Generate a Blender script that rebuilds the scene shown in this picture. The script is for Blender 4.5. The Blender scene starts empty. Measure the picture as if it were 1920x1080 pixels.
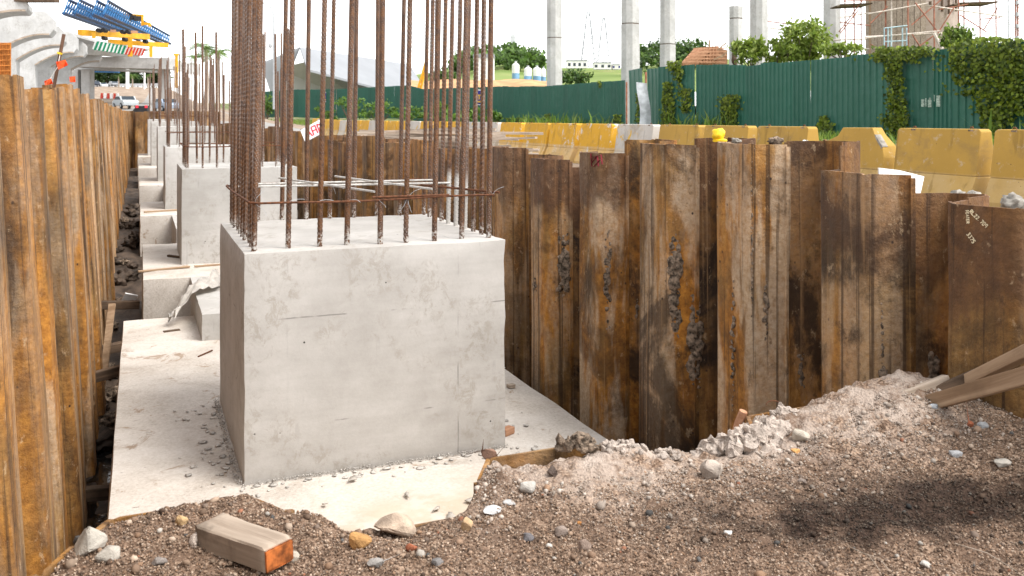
import bpy, bmesh, math, random
import numpy as np
from mathutils import Vector, Matrix, Euler, noise as mnoise

# ------------------------------------------------------------------ camera, sky, sun, exposure
SC = bpy.context.scene
COL = SC.collection
EYE = 1.30
FPX = 1700.0                       # focal length in pixels of the 1920 wide photograph
YAW = math.atan(698.0 / FPX)       # the pit's long axis (+Y) vanishes left of the picture's middle
CY, SY = math.cos(YAW), math.sin(YAW)

cam_d = bpy.data.cameras.new('camera')
cam_d.sensor_width = 36.0
cam_d.lens = FPX / 1920 * 36.0
cam_d.shift_y = -320.0 / 1920.0
cam_d.clip_start = 0.05
cam_d.clip_end = 6000
cam_d.dof.use_dof = True
cam_d.dof.focus_distance = 6.0
cam_d.dof.aperture_fstop = 6.3
cam = bpy.data.objects.new('camera', cam_d)
COL.objects.link(cam)
cam.location = (0, 0, EYE)
cam.rotation_euler = (math.radians(90), 0, -YAW)
SC.camera = cam

SUN_EL, SUN_AZ = math.radians(56), math.radians(138)   # azimuth from +Y towards +X: high, behind the camera and to its right
world = bpy.data.worlds.new('World')
SC.world = world
world.use_nodes = True
wn = world.node_tree
bg = wn.nodes['Background']
skyt = wn.nodes.new('ShaderNodeTexSky')
skyt.sky_type = 'NISHITA'
skyt.sun_disc = False
skyt.sun_elevation = SUN_EL
skyt.sun_rotation = SUN_AZ
skyt.air_density = 1.0
skyt.dust_density = 1.0
skyt.ozone_density = 1.0
hs = wn.nodes.new('ShaderNodeHueSaturation')
hs.inputs['Saturation'].default_value = 0.10      # a white, thinly overcast sky
wn.links.new(skyt.outputs['Color'], hs.inputs['Color'])
wn.links.new(hs.outputs['Color'], bg.inputs['Color'])
bg.inputs['Strength'].default_value = 0.15

sun_d = bpy.data.lights.new('sun', 'SUN')
sun_d.energy = 1.3
sun_d.angle = math.radians(28)
sun_d.color = (1.0, 0.95, 0.88)
sun = bpy.data.objects.new('sun', sun_d)
COL.objects.link(sun)
sdir = Vector((math.sin(SUN_AZ) * math.cos(SUN_EL), math.cos(SUN_AZ) * math.cos(SUN_EL), math.sin(SUN_EL)))
sun.rotation_euler = sdir.to_track_quat('Z', 'Y').to_euler()

SC.view_settings.view_transform = 'Standard'
SC.view_settings.look = 'None'
SC.view_settings.gamma = 1.0
SC.view_settings.exposure = 1.6
SC.render.engine = 'CYCLES'
SC.cycles.use_denoising = True
SC.cycles.max_bounces = 6
SC.cycles.transparent_max_bounces = 6
SC.cycles.sample_clamp_indirect = 6

# ------------------------------------------------------------------ helpers
RND = random.Random(7)
RNG = np.random.default_rng(11)

def W(px, py, d):
    """point seen at pixel (px, py) of the 1920x1080 photograph, d metres along the view axis"""
    xc = (px - 960) / FPX * d
    return Vector((CY * xc + SY * d, -SY * xc + CY * d, EYE + (220 - py) / FPX * d))

def lin(r, g, b):
    f = lambda c: (c / 255 / 12.92) if c / 255 <= 0.04045 else ((c / 255 + 0.055) / 1.055) ** 2.4
    return (f(r), f(g), f(b))

class G:
    """small node-graph writer"""
    def __init__(s, name, rough=0.85, spec=0.3):
        s.m = bpy.data.materials.new(name)
        s.m.use_nodes = True
        s.nt = s.m.node_tree
        s.b = s.nt.nodes['Principled BSDF']
        s.b.inputs['Roughness'].default_value = rough
        s.b.inputs['Specular IOR Level'].default_value = spec
        s._tc = None
    def n(s, t):
        return s.nt.nodes.new(t)
    def put(s, sock, v):
        if isinstance(v, bpy.types.NodeSocket):
            s.nt.links.new(v, sock)
        elif v is not None:
            if isinstance(v, (tuple, list)):
                v = tuple(v)
                if len(sock.default_value) == 4 and len(v) == 3:
                    v = v + (1.0,)
            sock.default_value = v
    def co(s, kind='Object'):
        if s._tc is None:
            s._tc = s.n('ShaderNodeTexCoord')
        return s._tc.outputs[kind]
    def info(s, what):
        return s.n('ShaderNodeObjectInfo').outputs[what]
    def shift(s, vec):
        r = s.info('Random')
        m = s.n('ShaderNodeVectorMath'); m.operation = 'MULTIPLY_ADD'
        s.put(m.inputs[0], r); s.put(m.inputs[1], (61.0, 37.0, 23.0)); s.put(m.inputs[2], vec)
        return m.outputs[0]
    def vmul(s, vec, k):
        m = s.n('ShaderNodeVectorMath'); m.operation = 'MULTIPLY'
        s.put(m.inputs[0], vec); s.put(m.inputs[1], k if isinstance(k, tuple) else (k, k, k))
        return m.outputs[0]
    def noise(s, vec, scale, detail=4, rough=0.55, dist=0.0):
        t = s.n('ShaderNodeTexNoise')
        s.put(t.inputs['Vector'], vec); s.put(t.inputs['Scale'], scale)
        s.put(t.inputs['Detail'], detail); s.put(t.inputs['Roughness'], rough); s.put(t.inputs['Distortion'], dist)
        return t.outputs['Fac']
    def voro(s, vec, scale, out='Distance', feature='F1'):
        t = s.n('ShaderNodeTexVoronoi'); t.feature = feature
        s.put(t.inputs['Vector'], vec); s.put(t.inputs['Scale'], scale)
        return t.outputs[out]
    def ramp(s, fac, stops):
        t = s.n('ShaderNodeValToRGB')
        e = t.color_ramp.elements
        while len(e) < len(stops):
            e.new(0.5)
        for el, (p, c) in zip(e, stops):
            el.position = p
            if isinstance(c, (int, float)):
                c = (c, c, c)
            el.color = (c[0], c[1], c[2], 1)
        s.put(t.inputs[0], fac)
        return t.outputs[0]
    def step(s, fac, a, b):
        t = s.n('ShaderNodeMapRange'); t.interpolation_type = 'SMOOTHSTEP'
        s.put(t.inputs[0], fac); s.put(t.inputs[1], a); s.put(t.inputs[2], b)
        return t.outputs[0]
    def mix(s, fac, a, b, mode='MIX'):
        t = s.n('ShaderNodeMix'); t.data_type = 'RGBA'; t.blend_type = mode
        s.put(t.inputs[0], fac); s.put(t.inputs[6], a); s.put(t.inputs[7], b)
        return t.outputs[2]
    def math(s, op, a, b=0.0, clamp=False):
        t = s.n('ShaderNodeMath'); t.operation = op; t.use_clamp = clamp
        s.put(t.inputs[0], a); s.put(t.inputs[1], b)
        return t.outputs[0]
    def sep(s, vec):
        t = s.n('ShaderNodeSeparateXYZ'); s.put(t.inputs[0], vec)
        return t.outputs
    def attr(s, name):
        t = s.n('ShaderNodeAttribute'); t.attribute_name = name
        return t.outputs['Color']
    def bump(s, h, strength=0.4, dist=0.01):
        t = s.n('ShaderNodeBump')
        s.put(t.inputs['Strength'], strength); s.put(t.inputs['Distance'], dist); s.put(t.inputs['Height'], h)
        s.nt.links.new(t.outputs[0], s.b.inputs['Normal'])
    def color(s, c):
        s.put(s.b.inputs['Base Color'], c); return s
    def rough(s, r):
        s.put(s.b.inputs['Roughness'], r); return s

def flat_mat(name, col, rough=0.7, metal=0.0, var=0.15, scale=3.0, bump=0.0):
    g = G(name, rough)
    v = g.shift(g.co())
    n = g.noise(v, scale, 6, 0.6)
    k = g.step(n, 0.3, 0.7)
    a = tuple(c * (1 - var) for c in col); b = tuple(min(1, c * (1 + var)) for c in col)
    g.color(g.mix(k, a, b))
    g.b.inputs['Metallic'].default_value = metal
    if bump:
        g.bump(g.noise(v, scale * 8, 5, 0.6), bump, 0.01)
    return g.m

WLOC = {}
def _link(o, parent):
    COL.objects.link(o)
    if parent is not None:
        o.parent = parent
    return o

def thing(name, label, cat, loc=(0, 0, 0), group=None, rotz=0.0):
    o = bpy.data.objects.new(name, None)
    o.empty_display_size = 0.2
    o.location = loc; o.rotation_euler = (0, 0, rotz)
    COL.objects.link(o)
    tag(o, label, cat, group)
    WLOC[o.name] = Vector(loc)
    return o

def tag(o, label=None, cat=None, group=None, kind=None):
    if label: o['label'] = label
    if cat: o['category'] = cat
    if group: o['group'] = group
    if kind: o['kind'] = kind
    elif cat: o['kind'] = 'thing'
    return o

def smooth(me, ang=None):
    me.polygons.foreach_set('use_smooth', [True] * len(me.polygons))
    if ang is not None:
        me.set_sharp_from_angle(angle=math.radians(ang))

class MB:
    """collects vertices and faces; build() links them as one mesh object"""
    def __init__(s):
        s.v = []; s.f = []
    def add(s, vs, fs):
        k = len(s.v)
        s.v += [tuple(p) for p in vs]
        s.f += [tuple(i + k for i in f) for f in fs]
        return s
    def box(s, c, size, rot=None, taper=1.0):
        hx, hy, hz = size[0] / 2, size[1] / 2, size[2] / 2
        vs = []
        for z, t in ((-hz, 1.0), (hz, taper)):
            for x, y in ((-hx, -hy), (hx, -hy), (hx, hy), (-hx, hy)):
                p = Vector((x * t, y * t, z))
                if rot is not None: p = rot @ p
                vs.append(p + Vector(c))
        return s.add(vs, [(3, 2, 1, 0), (4, 5, 6, 7), (0, 1, 5, 4), (1, 2, 6, 5), (2, 3, 7, 6), (3, 0, 4, 7)])
    def bar(s, p0, p1, w, h=None, up=(0, 0, 1)):
        """rectangular bar from p0 to p1, w wide and h deep"""
        h = h or w
        p0, p1 = Vector(p0), Vector(p1)
        d = (p1 - p0).normalized(); u = Vector(up)
        if abs(d.dot(u)) > 0.98: u = Vector((1, 0, 0))
        a = d.cross(u).normalized(); b = a.cross(d).normalized()
        vs = []
        for p in (p0, p1):
            for i, j in ((-1, -1), (1, -1), (1, 1), (-1, 1)):
                vs.append(p + a * (i * w / 2) + b * (j * h / 2))
        return s.add(vs, [(3, 2, 1, 0), (4, 5, 6, 7), (0, 1, 5, 4), (1, 2, 6, 5), (2, 3, 7, 6), (3, 0, 4, 7)])
    def tube(s, pts, r, n=8, cap=True):
        pts = [Vector(p) for p in pts]
        rr = r if isinstance(r, (list, tuple)) else [r] * len(pts)
        vs, fs = [], []
        ref = None
        for i, p in enumerate(pts):
            d = (pts[min(i + 1, len(pts) - 1)] - pts[max(i - 1, 0)])
            d = d.normalized() if d.length > 1e-9 else Vector((0, 0, 1))
            if ref is None:
                ref = Vector((1, 0, 0)) if abs(d.x) < 0.9 else Vector((0, 1, 0))
            a = (ref - d * ref.dot(d)).normalized(); ref = a
            b = d.cross(a)
            for k in range(n):
                t = 2 * math.pi * k / n
                vs.append(p + (a * math.cos(t) + b * math.sin(t)) * rr[i])
        for i in range(len(pts) - 1):
            for k in range(n):
                k2 = (k + 1) % n
                fs.append((i * n + k, i * n + k2, (i + 1) * n + k2, (i + 1) * n + k))
        if cap:
            fs.append(tuple(range(n - 1, -1, -1)))
            fs.append(tuple((len(pts) - 1) * n + k for k in range(n)))
        return s.add(vs, fs)
    def lathe(s, c, prof, n=16):
        c = Vector(c); vs, fs = [], []
        for r, z in prof:
            for k in range(n):
                t = 2 * math.pi * k / n
                vs.append(c + Vector((r * math.cos(t), r * math.sin(t), z)))
        for i in range(len(prof) - 1):
            for k in range(n):
                k2 = (k + 1) % n
                fs.append((i * n + k, i * n + k2, (i + 1) * n + k2, (i + 1) * n + k))
        fs.append(tuple(range(n - 1, -1, -1)))
        fs.append(tuple((len(prof) - 1) * n + k for k in range(n)))
        return s.add(vs, fs)
    def extrude(s, poly, vec):
        """closed planar polygon (3-D points) swept by vec"""
        n = len(poly); vec = Vector(vec)
        vs = [Vector(p) for p in poly] + [Vector(p) + vec for p in poly]
        fs = [tuple(range(n - 1, -1, -1)), tuple(range(n, 2 * n))]
        for i in range(n):
            j = (i + 1) % n
            fs.append((i, j, n + j, n + i))
        return s.add(vs, fs)
    def mesh(s, name='mesh', sm=None, off=Vector((0, 0, 0)), bevel=0, fix=True):
        me = bpy.data.meshes.new(name)
        me.from_pydata([(p[0] - off.x, p[1] - off.y, p[2] - off.z) for p in s.v], [], s.f)
        if fix or bevel:
            bm = bmesh.new(); bm.from_mesh(me)
            if bevel:
                bmesh.ops.remove_doubles(bm, verts=bm.verts, dist=1e-5)
            bmesh.ops.recalc_face_normals(bm, faces=bm.faces)
            if bevel:
                es = [e for e in bm.edges if len(e.link_faces) == 2 and e.calc_face_angle(0) > 0.5]
                bmesh.ops.bevel(bm, geom=es, offset=bevel, segments=2, affect='EDGES', profile=0.6)
            bm.to_mesh(me); bm.free()
        if sm is not None:
            smooth(me, sm)
        return me
    def build(s, name, mat, parent=None, sm=None, local=False, bevel=0, at=None):
        off = Vector((0, 0, 0)) if (parent is None or local) else WLOC.get(parent.name, Vector((0, 0, 0)))
        if at is not None: off = Vector(at)
        me = s.mesh(name, sm, off, bevel)
        o = bpy.data.objects.new(name, me)
        me.materials.append(mat)
        _link(o, parent)
        if at is not None and parent is None:
            o.location = at
        WLOC[o.name] = off if at is None else Vector(at)
        return o

def copy_tree(o, parent=None):
    c = o.copy(); COL.objects.link(c)
    if parent is not None: c.parent = parent
    for ch in o.children:
        copy_tree(ch, c)
    return c

def np_mesh(name, V, F, col=None, sm=False):
    V = np.asarray(V, np.float32); F = np.asarray(F, np.int32)
    k = F.shape[1]
    me = bpy.data.meshes.new(name)
    me.vertices.add(len(V)); me.vertices.foreach_set('co', V.ravel())
    me.loops.add(F.size); me.loops.foreach_set('vertex_index', F.ravel())
    me.polygons.add(len(F)); me.polygons.foreach_set('loop_start', np.arange(0, F.size, k, dtype=np.int32))
    if sm: me.polygons.foreach_set('use_smooth', np.ones(len(F), bool))
    me.update(calc_edges=True)
    if col is not None:
        a = me.color_attributes.new('Col', 'FLOAT_COLOR', 'POINT')
        c4 = np.ones((len(V), 4), np.float32); c4[:, :3] = col
        a.data.foreach_set('color', c4.ravel())
    me.validate()
    return me

def np_obj(name, V, F, mat, parent=None, col=None, sm=False, off=None):
    V = np.asarray(V, np.float64)
    if parent is not None and off is None:
        off = WLOC.get(parent.name, Vector((0, 0, 0)))
    if off is not None:
        V = V - np.array(off)
    me = np_mesh(name, V, F, col, sm)
    me.materials.append(mat)
    o = bpy.data.objects.new(name, me)
    return _link(o, parent)

def ico():
    t = (1 + 5 ** 0.5) / 2
    v = np.array([(-1, t, 0), (1, t, 0), (-1, -t, 0), (1, -t, 0), (0, -1, t), (0, 1, t), (0, -1, -t), (0, 1, -t), (t, 0, -1), (t, 0, 1), (-t, 0, -1), (-t, 0, 1)], float)
    v /= np.linalg.norm(v[0])
    f = np.array([(0, 11, 5), (0, 5, 1), (0, 1, 7), (0, 7, 10), (0, 10, 11), (1, 5, 9), (5, 11, 4), (11, 10, 2), (10, 7, 6), (7, 1, 8), (3, 9, 4), (3, 4, 2), (3, 2, 6), (3, 6, 8), (3, 8, 9), (4, 9, 5), (2, 4, 11), (6, 2, 10), (8, 6, 7), (9, 8, 1)])
    return v, f
ICO_V, ICO_F = ico()

def rand_rot(n, rng):
    q = rng.normal(size=(n, 4)); q /= np.linalg.norm(q, axis=1)[:, None]
    w, x, y, z = q.T
    return np.stack([np.stack([1 - 2 * (y * y + z * z), 2 * (x * y - z * w), 2 * (x * z + y * w)], 1),
                     np.stack([2 * (x * y + z * w), 1 - 2 * (x * x + z * z), 2 * (y * z - x * w)], 1),
                     np.stack([2 * (x * z - y * w), 2 * (y * z + x * w), 1 - 2 * (x * x + y * y)], 1)], 1)

def pebbles(C, R, cols, rng, flat=0.75):
    n = len(C)
    sc = R[:, None, None] * rng.uniform(0.65, 1.25, (n, 1, 3))
    V = ICO_V[None] * (1 + rng.uniform(-0.18, 0.18, (n, 12, 1))) * sc
    V = np.einsum('nij,nkj->nki', rand_rot(n, rng), V)
    V[:, :, 2] *= flat
    V += C[:, None, :]
    F = (ICO_F[None] + 12 * np.arange(n)[:, None, None]).reshape(-1, 3)
    return V.reshape(-1, 3), F, np.repeat(cols, 12, axis=0)

def leaves(C, Nrm, size, rng, aspect=0.62, fold=0.25, cols=None, droop=None):
    """one folded rhombic leaf (4 triangles) at each centre, facing about Nrm; long axis mostly hanging"""
    n = len(C)
    Nrm = Nrm / np.linalg.norm(Nrm, axis=1)[:, None]
    long = droop if droop is not None else rng.normal(size=(n, 3)) * 0.6 + np.array([0, 0, -1.0])
    long = long - Nrm * np.sum(long * Nrm, 1)[:, None]
    long /= np.linalg.norm(long, axis=1)[:, None] + 1e-9
    side = np.cross(Nrm, long)
    s = (size if np.ndim(size) else np.full(n, size))[:, None]
    a = C - long * s * 0.5
    b = C + long * s * 0.5
    l = C - long * s * 0.12 + side * s * aspect * 0.5 + Nrm * s * fold * 0.4
    r = C - long * s * 0.12 - side * s * aspect * 0.5 + Nrm * s * fold * 0.4
    m = C + Nrm * s * 0.02
    V = np.stack([a, r, b, l, m], 1).reshape(-1, 3)
    base = np.array([(0, 1, 4), (1, 2, 4), (2, 3, 4), (3, 0, 4)])
    F = (base[None] + 5 * np.arange(n)[:, None, None]).reshape(-1, 3)
    if cols is None: return V, F, None
    return V, F, np.repeat(cols, 5, axis=0)

def fbm(x, y, z=0.0, o=4):
    return mnoise.fractal(Vector((x, y, z)), 1.0, 2.0, o)

def hull_rock(c, size, seed, n=16):
    """angular broken stone: hull of random points"""
    r = random.Random(seed)
    bm = bmesh.new()
    for _ in range(n):
        p = Vector((r.gauss(0, 1), r.gauss(0, 1), r.gauss(0, 1))).normalized() * r.uniform(0.8, 1.0)
        bm.verts.new((p.x * size[0] / 2, p.y * size[1] / 2, p.z * size[2] / 2))
    res = bmesh.ops.convex_hull(bm, input=bm.verts)
    junk = [v for v in bm.verts if not v.link_faces]
    bmesh.ops.delete(bm, geom=junk, context='VERTS')
    bmesh.ops.bevel(bm, geom=bm.edges[:], offset=min(size) * 0.05, segments=1, affect='EDGES')
    me = bpy.data.meshes.new('stone'); bm.to_mesh(me); bm.free()
    return me

def lump(c, size, seed, rough=0.5, sub=3, freq=2.2):
    """rough clod: displaced icosphere"""
    bm = bmesh.new()
    bmesh.ops.create_icosphere(bm, subdivisions=sub, radius=1)
    for v in bm.verts:
        d = v.co.normalized()
        k = 1 + rough * fbm(d.x * freq + seed * 3.1, d.y * freq + seed, d.z * freq, 5)
        v.co = Vector((d.x * size[0] / 2, d.y * size[1] / 2, d.z * size[2] / 2)) * k
    me = bpy.data.meshes.new('clod'); bm.to_mesh(me); bm.free()
    smooth(me)
    return me

def heap(w, dep, h, seed, n=40, grain=(0.18, 0.42)):
    """heap of many small rough lumps, one mesh"""
    r = random.Random(seed); bm = bmesh.new()
    for k in range(n):
        u = r.gauss(0, 0.42); v = r.gauss(0, 0.42)
        u = max(-1, min(1, u)); v = max(-1, min(1, v))
        top = max(0.0, 1 - u * u - v * v)
        s = h * r.uniform(*grain) * (1.3 if k < n // 5 else 0.8)
        c = Vector((u * w / 2, v * dep / 2, h * 0.75 * top * r.random()))
        m = Matrix.Translation(c) @ Euler((r.uniform(0, 6), r.uniform(0, 6), 0)).to_matrix().to_4x4() @ Matrix.Diagonal((s * r.uniform(1, 1.8), s * r.uniform(0.8, 1.3), s, 1))
        res = bmesh.ops.create_icosphere(bm, subdivisions=2 if k < n // 5 else 1, radius=0.9, matrix=m)
        for q in res['verts']:
            q.co += Vector((fbm(q.co.x * 38, q.co.y * 38, q.co.z * 38 + seed), fbm(q.co.y * 38, q.co.z * 38, 3 + seed), fbm(q.co.z * 38, q.co.x * 38, 7 + seed))) * s * 0.75
    me = bpy.data.meshes.new('heap'); bm.to_mesh(me); bm.free()
    return me

def place(me, name, mat, loc, rot=(0, 0, 0), parent=None):
    if not me.materials: me.materials.append(mat)
    o = bpy.data.objects.new(name, me)
    o.location = loc; o.rotation_euler = rot
    return _link(o, parent)

# ------------------------------------------------------------------ materials
def rust_mat():
    g = G('rusted_steel', 0.8, 0.3)
    co = g.co(); v = g.shift(co)
    oc = g.n('ShaderNodeSeparateColor'); g.put(oc.inputs[0], g.info('Color'))
    pale, orange, dark = oc.outputs[0], oc.outputs[1], oc.outputs[2]
    band = g.info('Alpha')
    streak = g.noise(g.vmul(v, (6, 6, 0.5)), 1, 8, 0.62)
    blotch = g.noise(v, 1.6, 7, 0.6, 0.5)
    fine = g.noise(v, 55, 5, 0.7)
    mid = g.noise(g.vmul(v, (9, 9, 5)), 1.0, 10, 0.78, 0.3)
    t = g.math('ADD', g.math('ADD', g.math('MULTIPLY', streak, 0.36), g.math('MULTIPLY', mid, 0.28)), g.math('ADD', g.math('MULTIPLY', blotch, 0.24), g.math('MULTIPLY', fine, 0.12)))
    base = g.ramp(t, [(0.37, (0.018, 0.010, 0.006)), (0.45, (0.070, 0.037, 0.016)), (0.50, (0.165, 0.088, 0.030)),
                      (0.55, (0.29, 0.158, 0.050)), (0.62, (0.46, 0.29, 0.125))])
    no = g.noise(g.vmul(v, (2.6, 2.6, 1.0)), 1.3, 6, 0.6)
    c = g.mix(g.math('MULTIPLY', orange, g.step(no, 0.36, 0.62)), base, g.ramp(g.noise(v, 18, 5, 0.7), [(0.35, (0.23, 0.082, 0.011)), (0.65, (0.52, 0.225, 0.036))]))
    np_ = g.noise(g.vmul(v, (4.0, 4.0, 0.7)), 1.0, 7, 0.6, 0.3)
    c = g.mix(g.math('MULTIPLY', pale, g.step(np_, 0.46, 0.56)), c, g.ramp(g.noise(v, 30, 6, 0.75), [(0.3, (0.34, 0.215, 0.11)), (0.60, (0.57, 0.445, 0.32))]))
    nd = g.noise(v, 1.15, 8, 0.62, 0.8)
    c = g.mix(g.math('MULTIPLY', dark, g.step(g.math('ADD', g.math('MULTIPLY', nd, 0.7), g.math('MULTIPLY', mid, 0.3)), 0.475, 0.575)), c, (0.024, 0.014, 0.009))
    z = g.sep(co)[2]
    zz = g.math('ADD', z, g.math('MULTIPLY', g.noise(g.vmul(v, (3, 3, 1)), 1.5, 5, 0.6), 0.75))
    topc = g.ramp(g.noise(v, 9, 6, 0.7), [(0.3, (0.050, 0.023, 0.012)), (0.7, (0.15, 0.072, 0.034))])
    c = g.mix(g.math('MULTIPLY', band, g.step(zz, -0.12, 0.02)), c, topc)
    # thin run-down streaks
    thin = g.noise(g.vmul(v, (26, 26, 0.35)), 1, 4, 0.6)
    c = g.mix(g.math('MULTIPLY', g.step(thin, 0.56, 0.66), 0.75), c, (0.040, 0.021, 0.011))
    thin2 = g.noise(g.vmul(v, (19, 19, 0.3)), 1.0, 4, 0.6, 0.2)
    c = g.mix(g.math('MULTIPLY', g.step(thin2, 0.60, 0.72), 0.5), c, (0.42, 0.25, 0.12))
    spots = g.step(g.voro(g.vmul(v, (14, 14, 11)), 1.0), 0.14, 0.05)
    c = g.mix(g.math('MULTIPLY', spots, g.step(g.noise(v, 2.2, 3), 0.5, 0.62)), c, (0.035, 0.02, 0.014))
    c = g.mix(g.step(fine, 0.60, 0.8), c, (0.03, 0.016, 0.01))
    c = g.mix(g.math('MULTIPLY', g.step(mid, 0.56, 0.66), 0.55), c, (0.05, 0.026, 0.014))
    c = g.mix(g.math('MULTIPLY', g.step(g.noise(g.vmul(v, (11, 11, 7)), 1.3, 9, 0.76, 0.2), 0.585, 0.66), 0.5), c, (0.50, 0.36, 0.22))
    g.color(c)
    g.rough(g.ramp(blotch, [(0.3, 0.62), (0.7, 0.92)]))
    g.bump(g.math('ADD', g.math('MULTIPLY', fine, 0.5), g.math('ADD', blotch, g.noise(v, 14, 5, 0.6))), 0.8, 0.014)
    return g.m

def concrete_mat(name, lo, hi, stain=0.5, seams=False, grain=(1.0, 1.0, 7.0)):
    g = G(name, 0.88, 0.25)
    co = g.co(); v = g.shift(co)
    big = g.noise(v, 0.9, 7, 0.6, 0.3)
    mid = g.noise(v, 5.0, 8, 0.65)
    fine = g.noise(v, 60, 4, 0.7)
    form = g.noise(g.vmul(v, grain), 2.0, 6, 0.6)
    t = g.math('ADD', g.math('MULTIPLY', big, 0.45), g.math('ADD', g.math('MULTIPLY', mid, 0.25), g.math('ADD', g.math('MULTIPLY', form, 0.2), g.math('MULTIPLY', fine, 0.1))))
    c = g.ramp(t, [(0.38, lo), (0.52, tuple(a * 0.4 + b * 0.6 for a, b in zip(lo, hi))), (0.62, hi)])
    # grey-brown blotches left by the forms
    ns = g.math('MULTIPLY', g.step(g.noise(v, 1.9, 6, 0.6, 0.4), 0.46, 0.58), g.step(g.noise(g.vmul(v, (6, 6, 5)), 2.0, 9, 0.80, 0.5), 0.48, 0.60))
    c = g.mix(g.math('MULTIPLY', ns, stain), c, (lo[0] * 0.66, lo[1] * 0.60, lo[2] * 0.50))
    veil = g.step(g.noise(v, 0.8, 5, 0.6, 0.8), 0.45, 0.65)
    c = g.mix(g.math('MULTIPLY', veil, 0.35), c, tuple(a * 0.86 for a in lo))
    drip = g.step(g.noise(g.vmul(v, (16, 16, 0.8)), 1, 4, 0.6), 0.60, 0.72)
    c = g.mix(g.math('MULTIPLY', g.math('MULTIPLY', drip, g.step(mid, 0.5, 0.62)), 0.55 * stain), c, tuple(a * 0.42 for a in lo))
    pin = g.math('MULTIPLY', g.step(g.voro(v, 8.0), 0.062, 0.040), g.step(g.noise(v, 3.1, 2), 0.47, 0.53))
    c = g.mix(pin, c, (0.06, 0.055, 0.05))
    if seams:
        x, y, z = g.sep(co)
        wob = g.math('MULTIPLY', g.math('SUBTRACT', mid, 0.5), 0.012)
        for axis, pos in ((x, 0.505), (z, 0.98), (z, 0.33)):
            d = g.math('ABSOLUTE', g.math('SUBTRACT', g.math('ADD', axis, wob), pos))
            k = g.math('MULTIPLY', g.step(d, 0.006, 0.002), g.step(g.noise(v, 3.7, 3), 0.40 if axis is x else 0.53, 0.62))
            c = g.mix(g.math('MULTIPLY', k, 0.65), c, tuple(a * 0.4 for a in lo))
    g.color(c)
    g.bump(g.math('SUBTRACT', g.math('ADD', mid, g.math('MULTIPLY', fine, 0.4)), g.math('MULTIPLY', pin, 1.2)), 0.22, 0.008)
    return g.m

def slab_mat():
    g = G('footing_concrete', 0.9, 0.2)
    v = g.shift(g.co())
    big = g.noise(v, 1.3, 8, 0.65, 0.4)
    fine = g.noise(v, 45, 5, 0.75)
    c = g.ramp(g.math('ADD', g.math('MULTIPLY', big, 0.6), g.math('MULTIPLY', fine, 0.4)),
               [(0.36, (0.34, 0.295, 0.25)), (0.5, (0.50, 0.455, 0.405)), (0.62, (0.60, 0.56, 0.515))])
    mud = g.step(g.noise(v, 2.6, 10, 0.75, 1.2), 0.57, 0.66)
    c = g.mix(g.math('MULTIPLY', mud, 0.75), c, (0.24, 0.155, 0.09))
    c = g.mix(g.math('MULTIPLY', g.step(g.noise(v, 6.0, 9, 0.78, 0.5), 0.54, 0.66), 0.5), c, (0.36, 0.30, 0.245))
    speck = g.step(g.noise(g.vmul(v, (14, 34, 14)), 1.0, 5, 0.7), 0.635, 0.70)
    c = g.mix(g.math('MULTIPLY', speck, 0.75), c, (0.12, 0.09, 0.07))
    g.color(c)
    g.bump(g.math('ADD', big, g.math('MULTIPLY', fine, 0.6)), 0.45, 0.012)
    return g.m

def soil_mat():
    g = G('gravelly_soil', 0.95, 0.15)
    v = g.co()
    cell = g.voro(v, 130, 'Color')
    cs = g.n('ShaderNodeSeparateColor'); g.put(cs.inputs[0], cell)
    base = g.ramp(cs.outputs[0], [(0.0, (0.070, 0.043, 0.028)), (0.35, (0.155, 0.100, 0.068)), (0.7, (0.245, 0.165, 0.115)), (1.0, (0.40, 0.29, 0.21))])
    big = g.noise(v, 2.4, 8, 0.65)
    c = g.mix(g.step(big, 0.42, 0.66), base, (0.14, 0.090, 0.062))
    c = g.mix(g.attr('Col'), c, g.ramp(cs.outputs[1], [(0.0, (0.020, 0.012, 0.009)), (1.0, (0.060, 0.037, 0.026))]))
    pale = g.n('ShaderNodeAttribute'); pale.attribute_name = 'Pale'
    c = g.mix(g.math('MULTIPLY', pale.outputs['Fac'], g.step(g.noise(v, 9, 8, 0.7), 0.38, 0.6)), c, (0.42, 0.345, 0.29))
    g.color(c)
    g.bump(g.math('ADD', g.voro(v, 95), g.noise(v, 40, 5, 0.7)), 0.8, 0.008)
    return g.m

def vcol_mat(name, rough=0.9, var=0.25, bump=0.3, scale=60, trans=0.0):
    g = G(name, rough, 0.25)
    v = g.co()
    c = g.attr('Col')
    n = g.noise(v, scale, 4, 0.7)
    c = g.mix(g.step(n, 0.3, 0.7), g.mix(1.0, c, (1 - var,) * 3, 'MULTIPLY'), c)
    g.color(c)
    if bump: g.bump(n, bump, 0.004)
    if trans:
        t = g.n('ShaderNodeBsdfTranslucent'); g.put(t.inputs[0], g.mix(1.0, c, (1.3, 1.35, 0.6), 'MULTIPLY'))
        mx = g.n('ShaderNodeMixShader'); mx.inputs[0].default_value = trans
        out = g.nt.nodes['Material Output']
        g.nt.links.new(g.b.outputs[0], mx.inputs[1]); g.nt.links.new(t.outputs[0], mx.inputs[2])
        g.nt.links.new(mx.outputs[0], out.inputs[0])
    return g.m

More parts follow.
